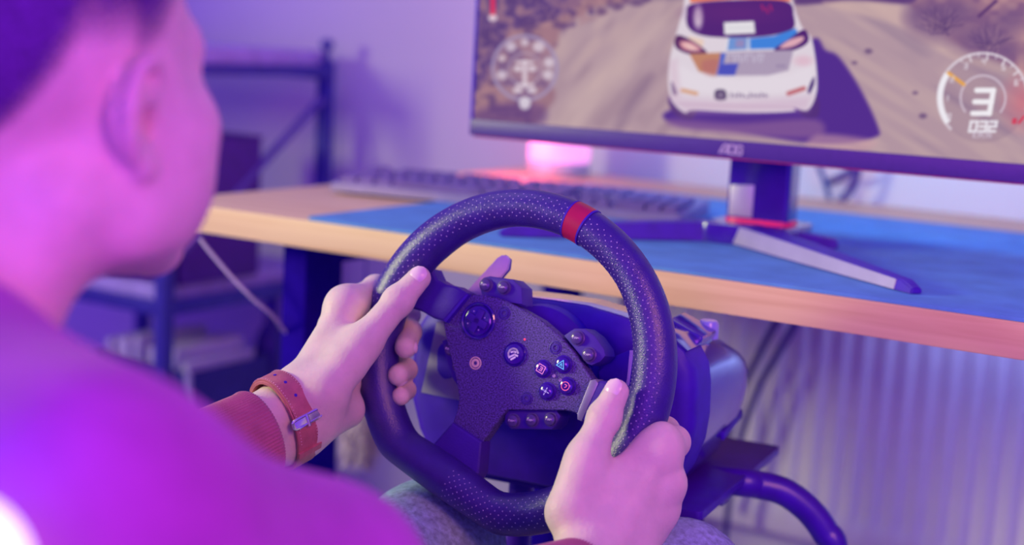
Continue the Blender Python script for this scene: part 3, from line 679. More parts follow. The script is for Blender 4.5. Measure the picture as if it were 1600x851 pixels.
# button pods
def pod(pts, h0, h1): return prism('button_pod', WPL(pts, h1), h0, h1, M_POD, whl, bev=.002, seg=2)
def dome(parent, x, y, h, r, m=M_BTN, hh=.0045, nm='button'):
    a, b = WP(x, y, h)
    return lathe(nm, [(r * 1.22, -.0006), (r * 1.22, .0006), (r * 1.02, .0008), (r, .0015), (r * .9, hh * .75), (r * .6, hh * .95), (0, hh)], m, parent, 20, (a, b, h))
M_INK = mat('button_print', (.55, .50, .72), .5)
def ink(parent, x, y, h, strokes, w=.0007, m=M_INK, nm='print'):
    a, b = WP(x, y, h)
    return stroke_mesh(nm, [[(p[0] * .001, p[1] * .001) for p in s] for s in strokes], w, m, parent, Matrix.Translation((a, b, h + .0048)), .0002)
SCR = [[(-2.4, -.4), (-2.4, .8), (-1.4, .6)], [(-.9, -.5), (-.2, .7), (.4, -.4)], [(.9, -.4), (.9, .7), (2.2, .1)]]
p = pod([(748, 442), (755, 433), (764, 431), (801, 436), (815, 449), (816, 476), (790, 472), (752, 462)], -.034, -.013)
for x, y in ((760, 445), (788, 449)): b_ = dome(p, x, y, -.013, .0049); ink(b_, x, y, -.013, SCR)
p = pod([(880, 524), (896, 513), (914, 513), (930, 525), (944, 545), (946, 556), (938, 565), (924, 571), (916, 568)], -.034, -.013)
for x, y in ((903, 528), (921, 554)): b_ = dome(p, x, y, -.013, .0050); ink(b_, x, y, -.013, SCR)
p = pod([(690, 532), (704, 526), (716, 540), (736, 600), (734, 615), (720, 613), (706, 590), (695, 555)], -.036, -.016)
for x, y in ((705, 545), (717, 571), (726, 602)): b_ = dome(p, x, y, -.016, .0046); ink(b_, x, y, -.016, SCR)
p = pod([(794, 640), (868, 638), (876, 650), (870, 664), (862, 671), (797, 670), (788, 660), (788, 649)], -.034, -.014)
for x, y in ((803, 657), (832, 656), (861, 655)): b_ = dome(p, x, y, -.014, .0048); ink(b_, x, y, -.014, SCR)
# direction pad
a, b = WP(748, 501, HP); dp = lathe('direction_pad', [(.0150, -.0005), (.0150, .0016), (.0140, .0024), (.0128, .0016), (.0124, .0004), (.0118, .0003), (.0115, .0016), (.0100, .0022), (0, .0018)], M_GLOSS, whl, 32, (a, b, HP))
bm = bmesh.new(); rz = Matrix.Rotation(R_(-21), 4, 'Z')
add_box(bm, (0, 0, .0030), (.0195, .0062, .0030), .001, rz); add_box(bm, (0, 0, .0030), (.0062, .0195, .0030), .001, rz)
bmesh.ops.translate(bm, vec=(a, b, HP), verts=bm.verts); from_bm('cross_key', bm, M_POD, dp)
for k in range(4):
    an = R_(24 + 90 * k); lathe('dot', [(.0006, .0044), (.0006, .0048), (0, .0049)], M_INK, dp, 8, (a + math.cos(an) * .0078, b + math.sin(an) * .0078, HP))
# emblem button
a, b = WP(805, 553, HP); em = lathe('emblem_button', [(.0098, -.0005), (.0098, .0008), (.0092, .0014), (.0085, .0008), (.0083, .0012), (.0078, .0026), (.004, .0034), (0, .0036)], M_GLOSS, whl, 32, (a, b, HP))
st = [[(4.2 * math.cos(R_(q)) * .98, 4.2 * math.sin(R_(q))) for q in range(40, 250, 15)], [(-1.9, -4.0), (1.2, .2), (3.9, .4)], [(.4, -4.6), (2.6, -1.4)], [(-2.2, .4), (-.6, 2.0), (1.2, 2.2)]]
stroke_mesh('emblem', [[(p_[0] * .001, p_[1] * .001) for p_ in s] for s in st], .0015, mat('emblem_white', (.80, .76, .90), .4), em, Matrix.Translation((a, b, HP + .0034)) @ Matrix.Rotation(R_(-21), 4, 'Z'), .0004)
a, b = WP(820, 530, HP); lathe('status_light', [(.0008, 0), (.0008, .0004), (0, .0006)], mat('red_led', (.9, .05, .1), .3, emit=(1, .05, .12), estr=1.2), whl, 10, (a, b, HP))
# screws
def screw(x, y, m):
    a, b = WP(x, y, HP); s = lathe('screw', [(.0052, -.0004), (.0052, .0003), (.0046, .0005), (.0042, -.0001), (.0036, -.0001), (.0034, .0007), (.0018, .0008), (.0016, -.0004), (0, -.0006)], m, whl, 20, (a, b, HP)); return s
for x, y in ((788, 489), (868, 543), (823, 622)): screw(x, y, M_POD)
g_ = screw(743, 567, mat('brass_screw', (.90, .80, .52), .35)); g_['label'] = 'bare brass screw'
# four action buttons with coloured symbols
def sym(x, y, st, col, nm):
    b_ = dome(whl, x, y, HP, .0060, M_GLOSS, .0046, 'action_button')
    a, b = WP(x, y, HP); stroke_mesh(nm, [[(p_[0] * .001, p_[1] * .001) for p_ in s] for s in st], .0007, mat(nm + '_ink', col, .4, emit=col, estr=.25), b_, Matrix.Translation((a, b, HP + .0046)) @ Matrix.Rotation(R_(-21), 4, 'Z'), .0003)
sym(849, 576, [[(-3, -3), (3, -3), (3, 3), (-3, 3), (-3, -3)], [(-1, 1.4), (1.2, 1.4), (1.2, -1.4), (-1, -1.4)], [(-.4, 0), (1.2, 0)]], (.75, .28, .62), 'square_symbol')
sym(881, 569, [[(-3.4, -2.6), (3.4, -2.6), (0, 3.4), (-3.4, -2.6)], [(-.8, -1.4), (-.2, .6), (.9, -1.3)]], (.15, .62, .85), 'triangle_symbol')
sym(887, 603, [[(3.3 * math.cos(R_(q)), 3.3 * math.sin(R_(q))) for q in range(0, 361, 24)], [(-1, 1), (1, 1), (.9, -.2), (0, -1.2)]], (.85, .16, .40), 'circle_symbol')
sym(856, 611, [[(-3, 0), (-1.8, 0)], [(1.8, 0), (3, 0)], [(0, 1.8), (0, 3)], [(0, -3), (0, -1.8)], [(-.7, -.7), (.7, .7)], [(-.7, .7), (.7, -.7)]], (.50, .46, .82), 'cross_symbol')
for x, y in ((866, 587), (876, 594)): dome(whl, x, y, HP, .0011, M_INK, .0008, 'marker_dot')
# paddles
M_PAD = mat('paddle_metal', (.95, .93, .86), .35, metal=.0)
hpd = -.040
pp = prism('shift_paddle', WPL([(722, 462), (738, 444), (777, 402), (784, 398), (791, 399), (795, 406), (792, 420), (760, 458), (745, 475)], hpd), hpd - .004, hpd, M_PAD, whl, bev=.0012)
prism('paddle_back', WPL([(724, 466), (780, 402), (789, 398), (797, 405), (795, 421), (762, 460), (747, 478)], hpd - .0042), hpd - .008, hpd - .0042, M_BLACK, pp, bev=.001)
pp = prism('shift_paddle', WPL([(935, 580), (960, 556), (985, 546), (992, 552), (988, 575), (982, 625), (965, 640), (940, 630)], hpd), hpd - .004, hpd, M_BLACK, whl, bev=.0012)
prism('paddle_edge', WPL([(984, 547), (990, 547), (983, 600), (977, 622), (974, 620), (980, 590)], hpd + .0005), hpd - .003, hpd + .0008, M_PAD, pp, bev=.0003)
lathe('quick_release', [(.020, -.040), (.030, -.042), (.030, -.062), (.034, -.063), (.034, -.080), (0, -.080)], M_BLACK, whl, 32)

# ------------------------------------------------------------------ wheel base
BX = np.array([.99374, .11175, 0]); BY = np.array([-.11175, .99374, 0])
ZB = .581
wb = empty('wheel_motor', mtx=Matrix(((BX[0], BY[0], 0, 0), (BX[1], BY[1], 0, 0), (0, 0, 1, ZB), (0, 0, 0, 1))))
tag(wb, 'glossy black motor housing behind the steering wheel, bolted to a stand', 'wheel motor')
half = [(0, .037), (.030, .0365), (.06, .032), (.085, .0265), (.104, .020), (.117, .011), (.125, -.002), (.128, -.018), (.129, -.045), (.127, -.066), (.119, -.090), (.108, -.108), (.090, -.119), (.045, -.1195), (0, -.1195)]
out = half + [(-x, z) for x, z in half[-2:0:-1]]
def b_section(bm, y, sx_, ztop, zsc=1.0, zlo=None):
    r = []
    for x, z in out:
        zz = z if z < -.06 else -.06 + (z + .06) * (ztop + .06) / .097
        zz = -.06 + (zz + .06) * zsc
        if zlo is not None and zz < zlo: zz = zlo
        r.append(bm.verts.new((x * sx_, y, zz + WC[2] - ZB)))
    return r
def b_loft(name, secs, m, cap0=True, cap1=True, angle=40):
    bm = bmesh.new(); rs = [b_section(bm, *s) for s in secs]
    n = len(out)
    for A, B in zip(rs, rs[1:]):
        for k in range(n): bm.faces.new((A[k], A[(k + 1) % n], B[(k + 1) % n], B[k]))
    if cap0: bm.faces.new(rs[0][::-1])
    if cap1: bm.faces.new(rs[-1])
    return from_bm(name, bm, m, wb, True, angle)
b_loft('front_shell', [(.066, .90, .028, .94), (.068, .955, .034, .98), (.073, .99, .037), (.082, 1.0, .037), (.112, 1.003, .036)], M_BLACK)
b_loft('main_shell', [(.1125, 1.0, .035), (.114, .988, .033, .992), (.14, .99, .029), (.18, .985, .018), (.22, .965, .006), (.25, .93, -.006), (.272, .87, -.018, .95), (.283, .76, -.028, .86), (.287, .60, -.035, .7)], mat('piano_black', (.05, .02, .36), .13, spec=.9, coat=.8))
tc_ = [(x, z) for x, z in half if z >= .009]; tc_ = [(-x, z) for x, z in tc_[:0:-1]] + tc_
bm = bmesh.new(); rs_ = []
for (y_, o_, zt) in ((.0755, -.001, .037), (.0760, .0010, .037), (.112, .0012, .036), (.118, .0006, .034)):
    rs_.append([bm.verts.new((x * 1.003 + (o_ if x > .1 else -o_ if x < -.1 else 0), y_, (-.06 + (z + .06) * (zt + .06) / .097) + o_ + WC[2] - ZB)) for x, z in tc_])
for A_, B_ in zip(rs_, rs_[1:]):
    for k in range(len(A_) - 1): bm.faces.new((A_[k], A_[k + 1], B_[k + 1], B_[k]))
from_bm('top_cover', bm, MATS['piano_black'], wb, True, 40)
def BP(x, y, d):
    q = onpl(x, y, WC + d * BY, BY) - np.array([0, 0, ZB]); return (float(q @ BX), float(q[2]))
fp = [BP(*q, .066) for q in ((684, 502), (697, 497), (716, 540), (733, 627), (652, 611))]
fp[0] = (max(fp[0][0], -.112), fp[0][1]); fp[4] = (-.1135, fp[4][1])
M_PANEL = mat('grey_front_panel', (.30, .26, .40), .6)
for s in (1, -1):
    bm = bmesh.new(); add_prism(bm, [(s * x, z) for x, z in fp][::s], 0, .0025, .0008)
    bmesh.ops.transform(bm, matrix=Matrix.Translation((0, .066, 0)) @ Matrix.Rotation(R_(90), 4, 'X'), verts=bm.verts)
    fo = from_bm('front_panel', bm, M_PANEL, wb)
    hl = [BP(*q, .0635) for q in ((684, 545), (692, 534), (706, 560), (708, 590), (694, 592), (684, 580))]
    bm = bmesh.new(); add_prism(bm, [(s * x, z) for x, z in rounded(hl, .003)][::s], 0, .0012, .0004)
    bmesh.ops.transform(bm, matrix=Matrix.Translation((0, .0636, 0)) @ Matrix.Rotation(R_(90), 4, 'X'), verts=bm.verts); from_bm('panel_recess', bm, M_BLACK, fo)
for s_ in (1, -1): box('side_slot', (s_ * .1190, .213, WC[2] - ZB - .078), (.004, .074, .008), M_BLACK, wb, bev=.0015, rot=Matrix.Rotation(R_(5 * s_), 4, 'Z') @ Matrix.Rotation(R_(3), 4, 'X'))
box('top_lug', (.100, .135, WC[2] - ZB + .0165), (.034, .040, .012), MATS['piano_black'], wb, bev=.004, seg=3, rot=Matrix.Rotation(R_(22), 4, 'Y'))
lathe('port_cap', [(0, -.006), (.009, -.006), (.009, .006), (.007, .009), (0, .009)], mat('pale_port', (.30, .36, .75), .2, spec=.8), wb, 20, (.108, .158, WC[2] - ZB + .0135))
lathe('shaft_collar', [(.048, 0), (.048, .012), (.040, .016), (0, .016)], M_BLACK, wb, 36, (0, .066, WC[2] - ZB - .012), Matrix.Rotation(R_(90), 4, 'X'))

# ------------------------------------------------------------------ wheel stand
ws = empty('wheel_stand', mtx=Matrix(((BX[0], BY[0], 0, 0), (BX[1], BY[1], 0, 0), (0, 0, 1, 0), (0, 0, 0, 1))))
tag(ws, 'black tubular wheel stand with a flat mounting plate and bent side arm', 'stand')
M_STAND = mat('stand_black', (.05, .003, .38), .38, spec=.6)  # black tube, violet light put into its base colour
prism('mounting_plate', rounded([(-.137, .085), (.137, .085), (.137, .322), (-.137, .322)], .006), ZB - .0075, ZB - .0006, M_STAND, ws, bev=.001)
prism('plate_flange', [(-.12, .20), (.12, .20), (.12, .30), (-.12, .30)], ZB - .030, ZB - .0075, M_STAND, ws, bev=0)
BMI = np.array(ws.matrix_world.inverted())
def wsl(x, y, D):
    q = at(x, y, D); q = BMI[:3, :3] @ q; return q
arm = [np.array([.02, .24, .556])] + [wsl(x, y, 1.30) for x, y in ((1140, 751), (1185, 757), (1225, 768), (1262, 795), (1289, 830), (1304, 868))]
arm += [arm[-1] + np.array([.004, .004, -.10]), arm[-1] + np.array([.004, .004, -.40])]
arm.append(np.array([arm[-1][0], arm[-1][1], .03]))
tube('side_arm', smooth_path(arm, 8), .0127, M_STAND, ws, 20)
pc = wsl(813, 790, 1.29)
tube('centre_post', [(pc[0], pc[1], ZB - .0076), (pc[0], pc[1], .03)], .0112, M_STAND, ws, 20)
tube('foot_bar', [(pc[0] - .02, pc[1], .017), (arm[-1][0] + .05, arm[-1][1], .017)], .0165, M_STAND, ws, 16)
tube('foot_bar', [(pc[0], pc[1] + .05, .017), (pc[0], pc[1] - .40, .017)], .0165, M_STAND, ws, 16)
# ------------------------------------------------------------------ distance-field modelling for the figure
def f_cone(P, a, b, r1, r2):
    a = np.asarray(a, np.float32); b = np.asarray(b, np.float32); ab = b - a; L2 = float(ab @ ab) + 1e-12
    t = np.clip(((P - a) @ ab) / L2, 0, 1)
    d = P - (a + t[..., None] * ab)
    return np.sqrt((d * d).sum(-1)) - (r1 + (r2 - r1) * t)
def f_ell(P, c, r, Rm=None):
    q = P - np.asarray(c, np.float32)
    if Rm is not None: q = q @ np.asarray(Rm, np.float32)
    r = np.asarray(r, np.float32); k0 = np.sqrt(((q / r) ** 2).sum(-1)); k1 = np.sqrt(((q / (r * r)) ** 2).sum(-1)) + 1e-9
    return k0 * (k0 - 1) / k1
def smin(a, b, k):
    if k <= 0: return np.minimum(a, b)
    h = np.clip(.5 + .5 * (b - a) / k, 0, 1); return b + (a - b) * h - k * h * (1 - h)
def smax(a, b, k): return -smin(-a, -b, k)
def surfnet(fn, lo, hi, h):
    lo = np.asarray(lo, float); n = np.ceil((np.asarray(hi, float) - lo) / h).astype(int) + 1
    ax = [lo[i] + h * np.arange(n[i]) for i in range(3)]
    F = np.empty(tuple(n), np.float32)
    for s in range(0, n[0], 24):
        G = np.stack(np.meshgrid(ax[0][s:s + 24], ax[1], ax[2], indexing='ij'), -1).astype(np.float32)
        F[s:s + 24] = fn(G)
    ins = F < 0
    C = [ins[dx:n[0] - 1 + dx, dy:n[1] - 1 + dy, dz:n[2] - 1 + dz] for dx in (0, 1) for dy in (0, 1) for dz in (0, 1)]
    cnt = sum(c.astype(np.int8) for c in C); act = (cnt > 0) & (cnt < 8)
    I = np.argwhere(act); idx = -np.ones(act.shape, np.int64); idx[act] = np.arange(len(I))
    acc = np.zeros((len(I), 3)); num = np.zeros(len(I))
    cor = [(dx, dy, dz) for dx in (0, 1) for dy in (0, 1) for dz in (0, 1)]
    for a in range(8):
        for b in range(a + 1, 8):
            d = np.array(cor[b]) - np.array(cor[a])
            if np.abs(d).sum() != 1: continue
            fa = F[tuple((I + cor[a]).T)]; fb = F[tuple((I + cor[b]).T)]
            m_ = (fa < 0) != (fb < 0); t = np.where(m_, fa / np.where(m_, fa - fb, 1), 0)
            acc += np.where(m_[:, None], np.array(cor[a]) + t[:, None] * d, 0); num += m_
    V = lo + h * (I + acc / num[:, None])
    Q = []
    for axis in range(3):
        o = [1 if i == axis else 0 for i in range(3)]; u, v = [(1, 2), (2, 0), (0, 1)][axis]
        A = ins[:n[0] - o[0], :n[1] - o[1], :n[2] - o[2]]; B = ins[o[0]:, o[1]:, o[2]:]
        E = np.argwhere(A != B); E = E[(E[:, u] > 0) & (E[:, v] > 0) & (E[:, u] < n[u] - 1) & (E[:, v] < n[v] - 1)]
        eu = np.zeros(3, int); eu[u] = 1; ev = np.zeros(3, int); ev[v] = 1
        q = np.stack([idx[tuple((E - eu - ev).T)], idx[tuple((E - ev).T)], idx[tuple(E.T)], idx[tuple((E - eu).T)]], -1)
        fl = A[tuple(E.T)]; q[~fl] = q[~fl][:, ::-1]; Q.append(q)
    return V, np.concatenate(Q)
def mesh_np(name, parts):
    vs = []; fs = []; o = 0
    for V, Fq in parts: vs.append(V); fs.append(Fq + o); o += len(V)
    V = np.concatenate(vs); Fq = np.concatenate(fs)
    me = bpy.data.meshes.new(name)
    me.vertices.add(len(V)); me.vertices.foreach_set('co', V.astype(np.float32).ravel())
    me.loops.add(Fq.size); me.loops.foreach_set('vertex_index', Fq.ravel().astype(np.int32))
    me.polygons.add(len(Fq)); me.polygons.foreach_set('loop_start', np.arange(0, Fq.size, 4, dtype=np.int32))
    me.update(calc_edges=True); me.validate()
    me.polygons.foreach_set('use_smooth', [True] * len(me.polygons))
    return me

A = at
# ---- joints of the two hands (pixel, pixel, distance along the view)
RW = A(916, 905, 1.030); LW = A(462, 648, 1.128)
R_ELB = at(520, 1095, .74); L_ELB = at(40, 872, .97)
R_SH = np.array([.160, -.580, .738]); L_SH = np.array([-.175, -.560, .732])
rh = dict(
    cmc=A(893, 800, 1.040), tm=A(916, 716, 1.050), ti=A(944, 652, 1.062), tt=A(963, 612, 1.066),
    im=A(1030, 708, 1.066), ip=A(1053, 690, 1.090), id=A(1040, 672, 1.122), it=A(1012, 672, 1.130),
    mm=A(1037, 755, 1.070), mp=A(1049, 752, 1.108), md=A(1015, 735, 1.132), mt=A(985, 728, 1.128),
    rm=A(1028, 792, 1.076), rp=A(1040, 792, 1.112), rd=A(1000, 770, 1.132), rt=A(972, 762, 1.126),
    pm=A(1008, 824, 1.080), pp=A(1018, 826, 1.110), pd=A(985, 800, 1.125), pt=A(960, 790, 1.122))
lh = dict(
    cmc=A(506, 612, 1.120), tm=A(566, 537, 1.138), ti=A(622, 470, 1.150), tt=A(655, 434, 1.154),
    im=A(540, 478, 1.168), ip=A(588, 452, 1.206), id=A(622, 470, 1.222), it=A(640, 492, 1.216),
    mm=A(530, 512, 1.180), mp=A(592, 508, 1.232), md=A(640, 518, 1.204), mt=A(634, 542, 1.174),
    rm=A(528, 548, 1.180), rp=A(590, 566, 1.230), rd=A(634, 577, 1.200), rt=A(622, 586, 1.172),
    pm=A(530, 588, 1.172), pp=A(590, 602, 1.220), pd=A(634, 609, 1.198), pt=A(626, 619, 1.172))
rh['hy'] = (A(985, 850, 1.060), A(1005, 815, 1.068)); lh['hy'] = (A(502, 652, 1.132), A(541, 640, 1.160))
def hand_field(j, W, ELB, left):
    fa = (ELB - W) / np.linalg.norm(ELB - W)
    pc = (j['im'] + j['pm']) / 2; ac = j['im'] - j['pm']; ac = ac / np.linalg.norm(ac)      # across the palm
    wr0, wr1 = W + ac * .013, W - ac * .013
    def fn(P):
        # palm: metacarpals
        d = f_cone(P, W + ac * .012, j['im'], .0165, .0120)
        for s, k, r in ((.004, 'mm', .0120), (-.005, 'rm', .0112), (-.013, 'pm', .0105)):
            d = smin(d, f_cone(P, W + ac * s, j[k], .0160, r), .012)
        # knuckles
        for k, r in (('im', .0115), ('mm', .0117), ('rm', .0108), ('pm', .0098)):
            d = smin(d, np.sqrt(((P - j[k].astype(np.float32)) ** 2).sum(-1)) - r * .97, .012)
        # thumb root, web, heel
        th = f_cone(P, W + ac * .016, j['cmc'], .0150, .0165)
        th = smin(th, f_cone(P, j['cmc'], j['tm'], .0165, .0138), .012)
        d = smin(d, th, .018)
        wb_ = j['tm'] * .42 + (j['im'] * .6 + W * .4) * .58
        d = smin(d, f_cone(P, j['tm'] * .6 + j['cmc'] * .4, wb_, .0105, .0085), .016)
        d = smin(d, f_cone(P, W - ac * .016, j['pm'] * .55 + W * .45, .0145, .0135), .016)
        d = smin(d, f_cone(P, j['hy'][0], j['hy'][1], .0165, .0150 if left else .0125), .020)
        if not left: d = smin(d, f_cone(P, A(958, 742, 1.058), A(1034, 681, 1.068), .0080, .0100), .010)
        # wrist and forearm
        for s in (-1, 1):
            d = smin(d, f_cone(P, W + ac * s * .0125, W + fa * .13 + ac * s * .012, .0198, .0205), .016)
        # thumb
        t = f_cone(P, j['tm'], j['ti'], .0132, .0112)
        t = smin(t, f_cone(P, j['ti'], j['tt'], .0114, .0094), .005)
        t = smin(t, np.sqrt(((P - (j['ti']).astype(np.float32)) ** 2).sum(-1)) - .0118, .005)
        d = smin(d, t, .010)
        # fingers
        fd = None
        for k, r in (('i', .0110), ('m', .0103), ('r', .0097), ('p', .0085)):
            g = f_cone(P, j[k + 'm'], j[k + 'p'], r * 1.12, r)
            g = smin(g, f_cone(P, j[k + 'p'], j[k + 'd'], r, r * .93), .004)
            g = smin(g, f_cone(P, j[k + 'd'], j[k + 't'], r * .95, r * .88), .004)
            g = smin(g, np.sqrt(((P - j[k + 'p'].astype(np.float32)) ** 2).sum(-1)) - r * 1.03, .005)
            fd = g if fd is None else smin(fd, g, .0022)
        d = smin(d, fd, .017)
        # fine skin folds across the thumb joint
        td = (j['tt'] - j['tm']) / np.linalg.norm(j['tt'] - j['tm']); s = (P - j['ti'].astype(np.float32)) @ td.astype(np.float32)
        near = np.clip(1 - np.abs(t) / .004, 0, 1)
        d = d + near * .00035 * np.exp(-(s / .006) ** 2) * (np.sin(s * 2600) > .2)
        return d
    pts = np.array([v for k, v in j.items() if k != 'hy'] + [W, W + fa * .10])
    return fn, pts.min(0) - .028, pts.max(0) + .028
bparts = []
for j, W_, E_, lf in ((rh, RW, R_ELB, 0), (lh, LW, L_ELB, 1)):
    fn, lo, hi = hand_field(j, W_, E_, lf); bparts.append(surfnet(fn, lo, hi, .0014))

# ---- head
HA = R_(5)          # head turned a little to the right
EARP = at(222, 192, .682)
hr = np.array([math.cos(HA), math.sin(HA), 0]); hf = np.array([-math.sin(HA), math.cos(HA), 0])
tilt = R_(5); hz = np.array([0, 0, 1.]); hf2 = hf * math.cos(tilt) + hz * math.sin(tilt); hz2 = np.cross(hr, hf2)
HC = EARP - hr * .077
HM = np.stack([hr, hf2, hz2], 1)      # columns: local axes in world
def h2w(p): return HC + HM @ np.asarray(p, float)
NECKB = np.array([.0, -.552, .765])
nb = HM.T @ (NECKB - HC)
def ear_field(Q, s):
    q = Q * np.array([s, 1, 1], np.float32)
    c_ = np.array([.074, -.004, .002], np.float32); q = (q - c_) * np.float32(1 / .86) + c_
    pts = [(.0745, .010, .010), (.080, .012, .026), (.086, .002, .034), (.089, -.012, .030), (.089, -.020, .016), (.087, -.020, .000), (.083, -.013, -.014), (.077, -.002, -.024), (.074, .006, -.026)]
    pl = [np.array(p) for p in smooth_path(pts, 3)]
    d = None
    for a, b in zip(pl, pl[1:]):
        g = f_cone(q, a, b, .0040, .0040); d = g if d is None else smin(d, g, .002)
    d = smin(d, f_ell(q, (.0775, -.006, .004), (.0060, .0185, .026)), .004)
    d = smin(d, f_ell(q, (.0775, .001, -.024), (.0055, .0085, .0095)), .005)
    d = smin(d, f_cone(q, (.085, -.010, .018), (.081, -.008, -.008), .0035, .003), .003)
    d = smax(d, -f_ell(q, (.0850, .002, .001), (.0072, .0072, .0120)), .004)
    d = smax(d, -f_ell(q, (.090, .000, .021), (.005, .006, .006)), .003)
    d = smin(d, f_ell(q, (.0775, .0105, .000), (.0050, .0040, .0060)), .004)
    return d * .86
def head_field(P):
    Q = (P - HC.astype(np.float32)) @ HM.astype(np.float32)
    X = np.abs(Q[..., 0]); Qm = np.stack([X, Q[..., 1], Q[..., 2]], -1)
    d = f_ell(Q, (0, -.008, .052), (.0755, .098, .084))
    d = smin(d, f_ell(Q, (0, .040, -.014), (.070, .056, .074)), .025)
    d = smin(d, f_ell(Qm, (.052, .044, -.036), (.020, .026, .034)), .018)
    d = smin(d, f_cone(Qm, (.054, .006, -.050), (.012, .076, -.080), .0165, .0165), .022)
    d = smin(d, f_ell(Qm, (.060, .012, -.020), (.014, .030, .042)), .022)
    d = smin(d, f_ell(Qm, (.050, .056, -.008), (.018, .018, .014)), .018)
    d = smin(d, f_cone(Qm, (0, .091, .030), (.045, .068, .030), .0115, .010), .014)
    d = smin(d, f_ell(Q, (0, .082, -.082), (.020, .014, .014)), .014)
    d = smax(d, -f_ell(Qm, (.033, .100, .010), (.017, .014, .011)), .010)
    d = smin(d, f_ell(Qm, (.032, .0795, .010), (.0135, .0125, .0125)), .003)
    d = smin(d, f_cone(Q, (0, .096, .014), (0, .118, -.028), .0065, .0110), .010)
    d = smin(d, f_ell(Qm, (.011, .104, -.033), (.008, .010, .007)), .006)
    d = smin(d, f_cone(Qm, (0, .099, -.060), (.019, .089, -.063), .0060, .0030), .006)
    d = smin(d, f_cone(Qm, (0, .098, -.070), (.018, .088, -.067), .0068, .0030), .005)
    # neck
    d = smin(d, f_cone(Q, (0, -.022, -.045), nb, .052, .060), .028)
    d = smin(d, f_cone(Qm, (.050, -.030, -.035), (.022, nb[1] + .05, nb[2] + .02), .014, .012), .02)
    for s in (1, -1): d = smin(d, ear_field(Q, s), .0035)
    d = smax(d, -f_ell(Qm, (.0790, .0055, -.001), (.0150, .0052, .0085)), .003)
    return d
bparts.append(surfnet(head_field, HC - [.125, .195, .205], HC + [.125, .165, .150], .0030))
# ---- torso, arms and legs under the clothes
HIPL, HIPR = np.array([-.09, -.56, .42]), np.array([.09, -.56, .42])
KNL, KNR = at(676, 866, 1.20), at(1052, 932, 1.15)
ANL, ANR = np.array([KNL[0] - .15, KNL[1] + .16, .09]), np.array([KNR[0] + .03, KNR[1] - .05, .09])
def torso_field(P, g=0.0, legs=True):
    d = f_ell(P, (0, -.58, .60), (.150 + g, .105 + g, .20 + g))
    d = smin(d, f_ell(P, (0, -.56, .42), (.165 + g, .12 + g, .10 + g)), .05)
    d = smin(d, f_cone(P, L_SH, R_SH, .052 + g, .052 + g), .04)
    for s, sh in ((-1, L_SH), (1, R_SH)):
        d = smin(d, f_cone(P, NECKB + np.array([0, 0, .025]), sh + np.array([0, 0, .008]), .046 + g * .5, .044 + g), .04)
    return d
def arm_field(P, sh, el, w, g):
    d = f_cone(P, sh, el, .050 + g, .046 + g)
    m_ = el + (w - el) * .25
    d = smin(d, f_cone(P, el, m_, .042 + g, .030 + g), .012)
    return smin(d, f_cone(P, m_, w, .030 + g, .022 + g), .02)
def under(P):
    d = torso_field(P)
    d = smin(d, arm_field(P, L_SH, L_ELB, LW + (L_ELB - LW) * .1, 0), .03)
    d = smin(d, arm_field(P, R_SH, R_ELB, RW + (R_ELB - RW) * .1, 0), .03)
    d = smin(d, f_cone(P, NECKB + np.array([0, 0, .03]), (0, -.57, .68), .056, .08), .03)
    return d
bparts.append(surfnet(under, (-.40, -.68, .30), (.40, .02, .84), .009))

M_SKIN = mat('skin', (.80, .66, .54), .50, spec=.35, var=.06, vscale=60, bump=.4, bscale=330, sub=.18)
body = mesh_np('body', bparts)
person = empty('person', (0, -.56, .33)); tag(person, 'person in a burgundy sweater and jeans gripping the racing wheel with both hands', 'person')
def pchild(o):
    o.parent = person; o.matrix_parent_inverse = Matrix.Translation((0, .56, -.33)); return o
bo = pchild(finish('body', body, M_SKIN, None, False))

# ---- nails
M_NAIL = mat('nail', (.95, .74, .70), .25, spec=.5)
def nail(tip, prev, facing, w, L, rad):
    ax_ = (tip - prev) / np.linalg.norm(tip - prev); fz = facing - ax_ * (facing @ ax_); fz /= np.linalg.norm(fz); sd = np.cross(ax_, fz)
    bm = bmesh.new(); g = []
    for i in range(7):
        u = i / 6; row = []
        for k in range(7):
            v = k / 6 * 2 - 1
            wid = w / 2 * math.sqrt(max(0.05, 1 - (abs(2 * u - 1)) ** 4))
            an_ = v * wid / rad
            p = tip + ax_ * (u - .40) * L + (rad + .0009 - .0012 * (abs(2 * u - 1) ** 3) - .0030 * max(0, u - .55)) * (math.cos(an_) * fz + math.sin(an_) * sd)
            row.append(bm.verts.new(p))
        g.append(row)
    for a, b in zip(g, g[1:]):
        for k in range(6): bm.faces.new((a[k], a[k + 1], b[k + 1], b[k]))
    o = pchild(from_bm('nail', bm, M_NAIL, None, True, None))
    return o
vw = -WV
nail(rh['tt'], rh['ti'], vw - .55 * RV + .2 * UV, .0125, .0135, .0094)
nail(lh['tt'], lh['ti'], vw + .05 * RV + .5 * UV, .0125, .0135, .0094)
nail(lh['mt'], lh['md'], vw * .2 + 1.0 * RV, .0095, .0095, .0090)
nail(lh['rt'], lh['rd'], vw * .4 - 1.0 * UV + .6 * RV, .0090, .0095, .0085)

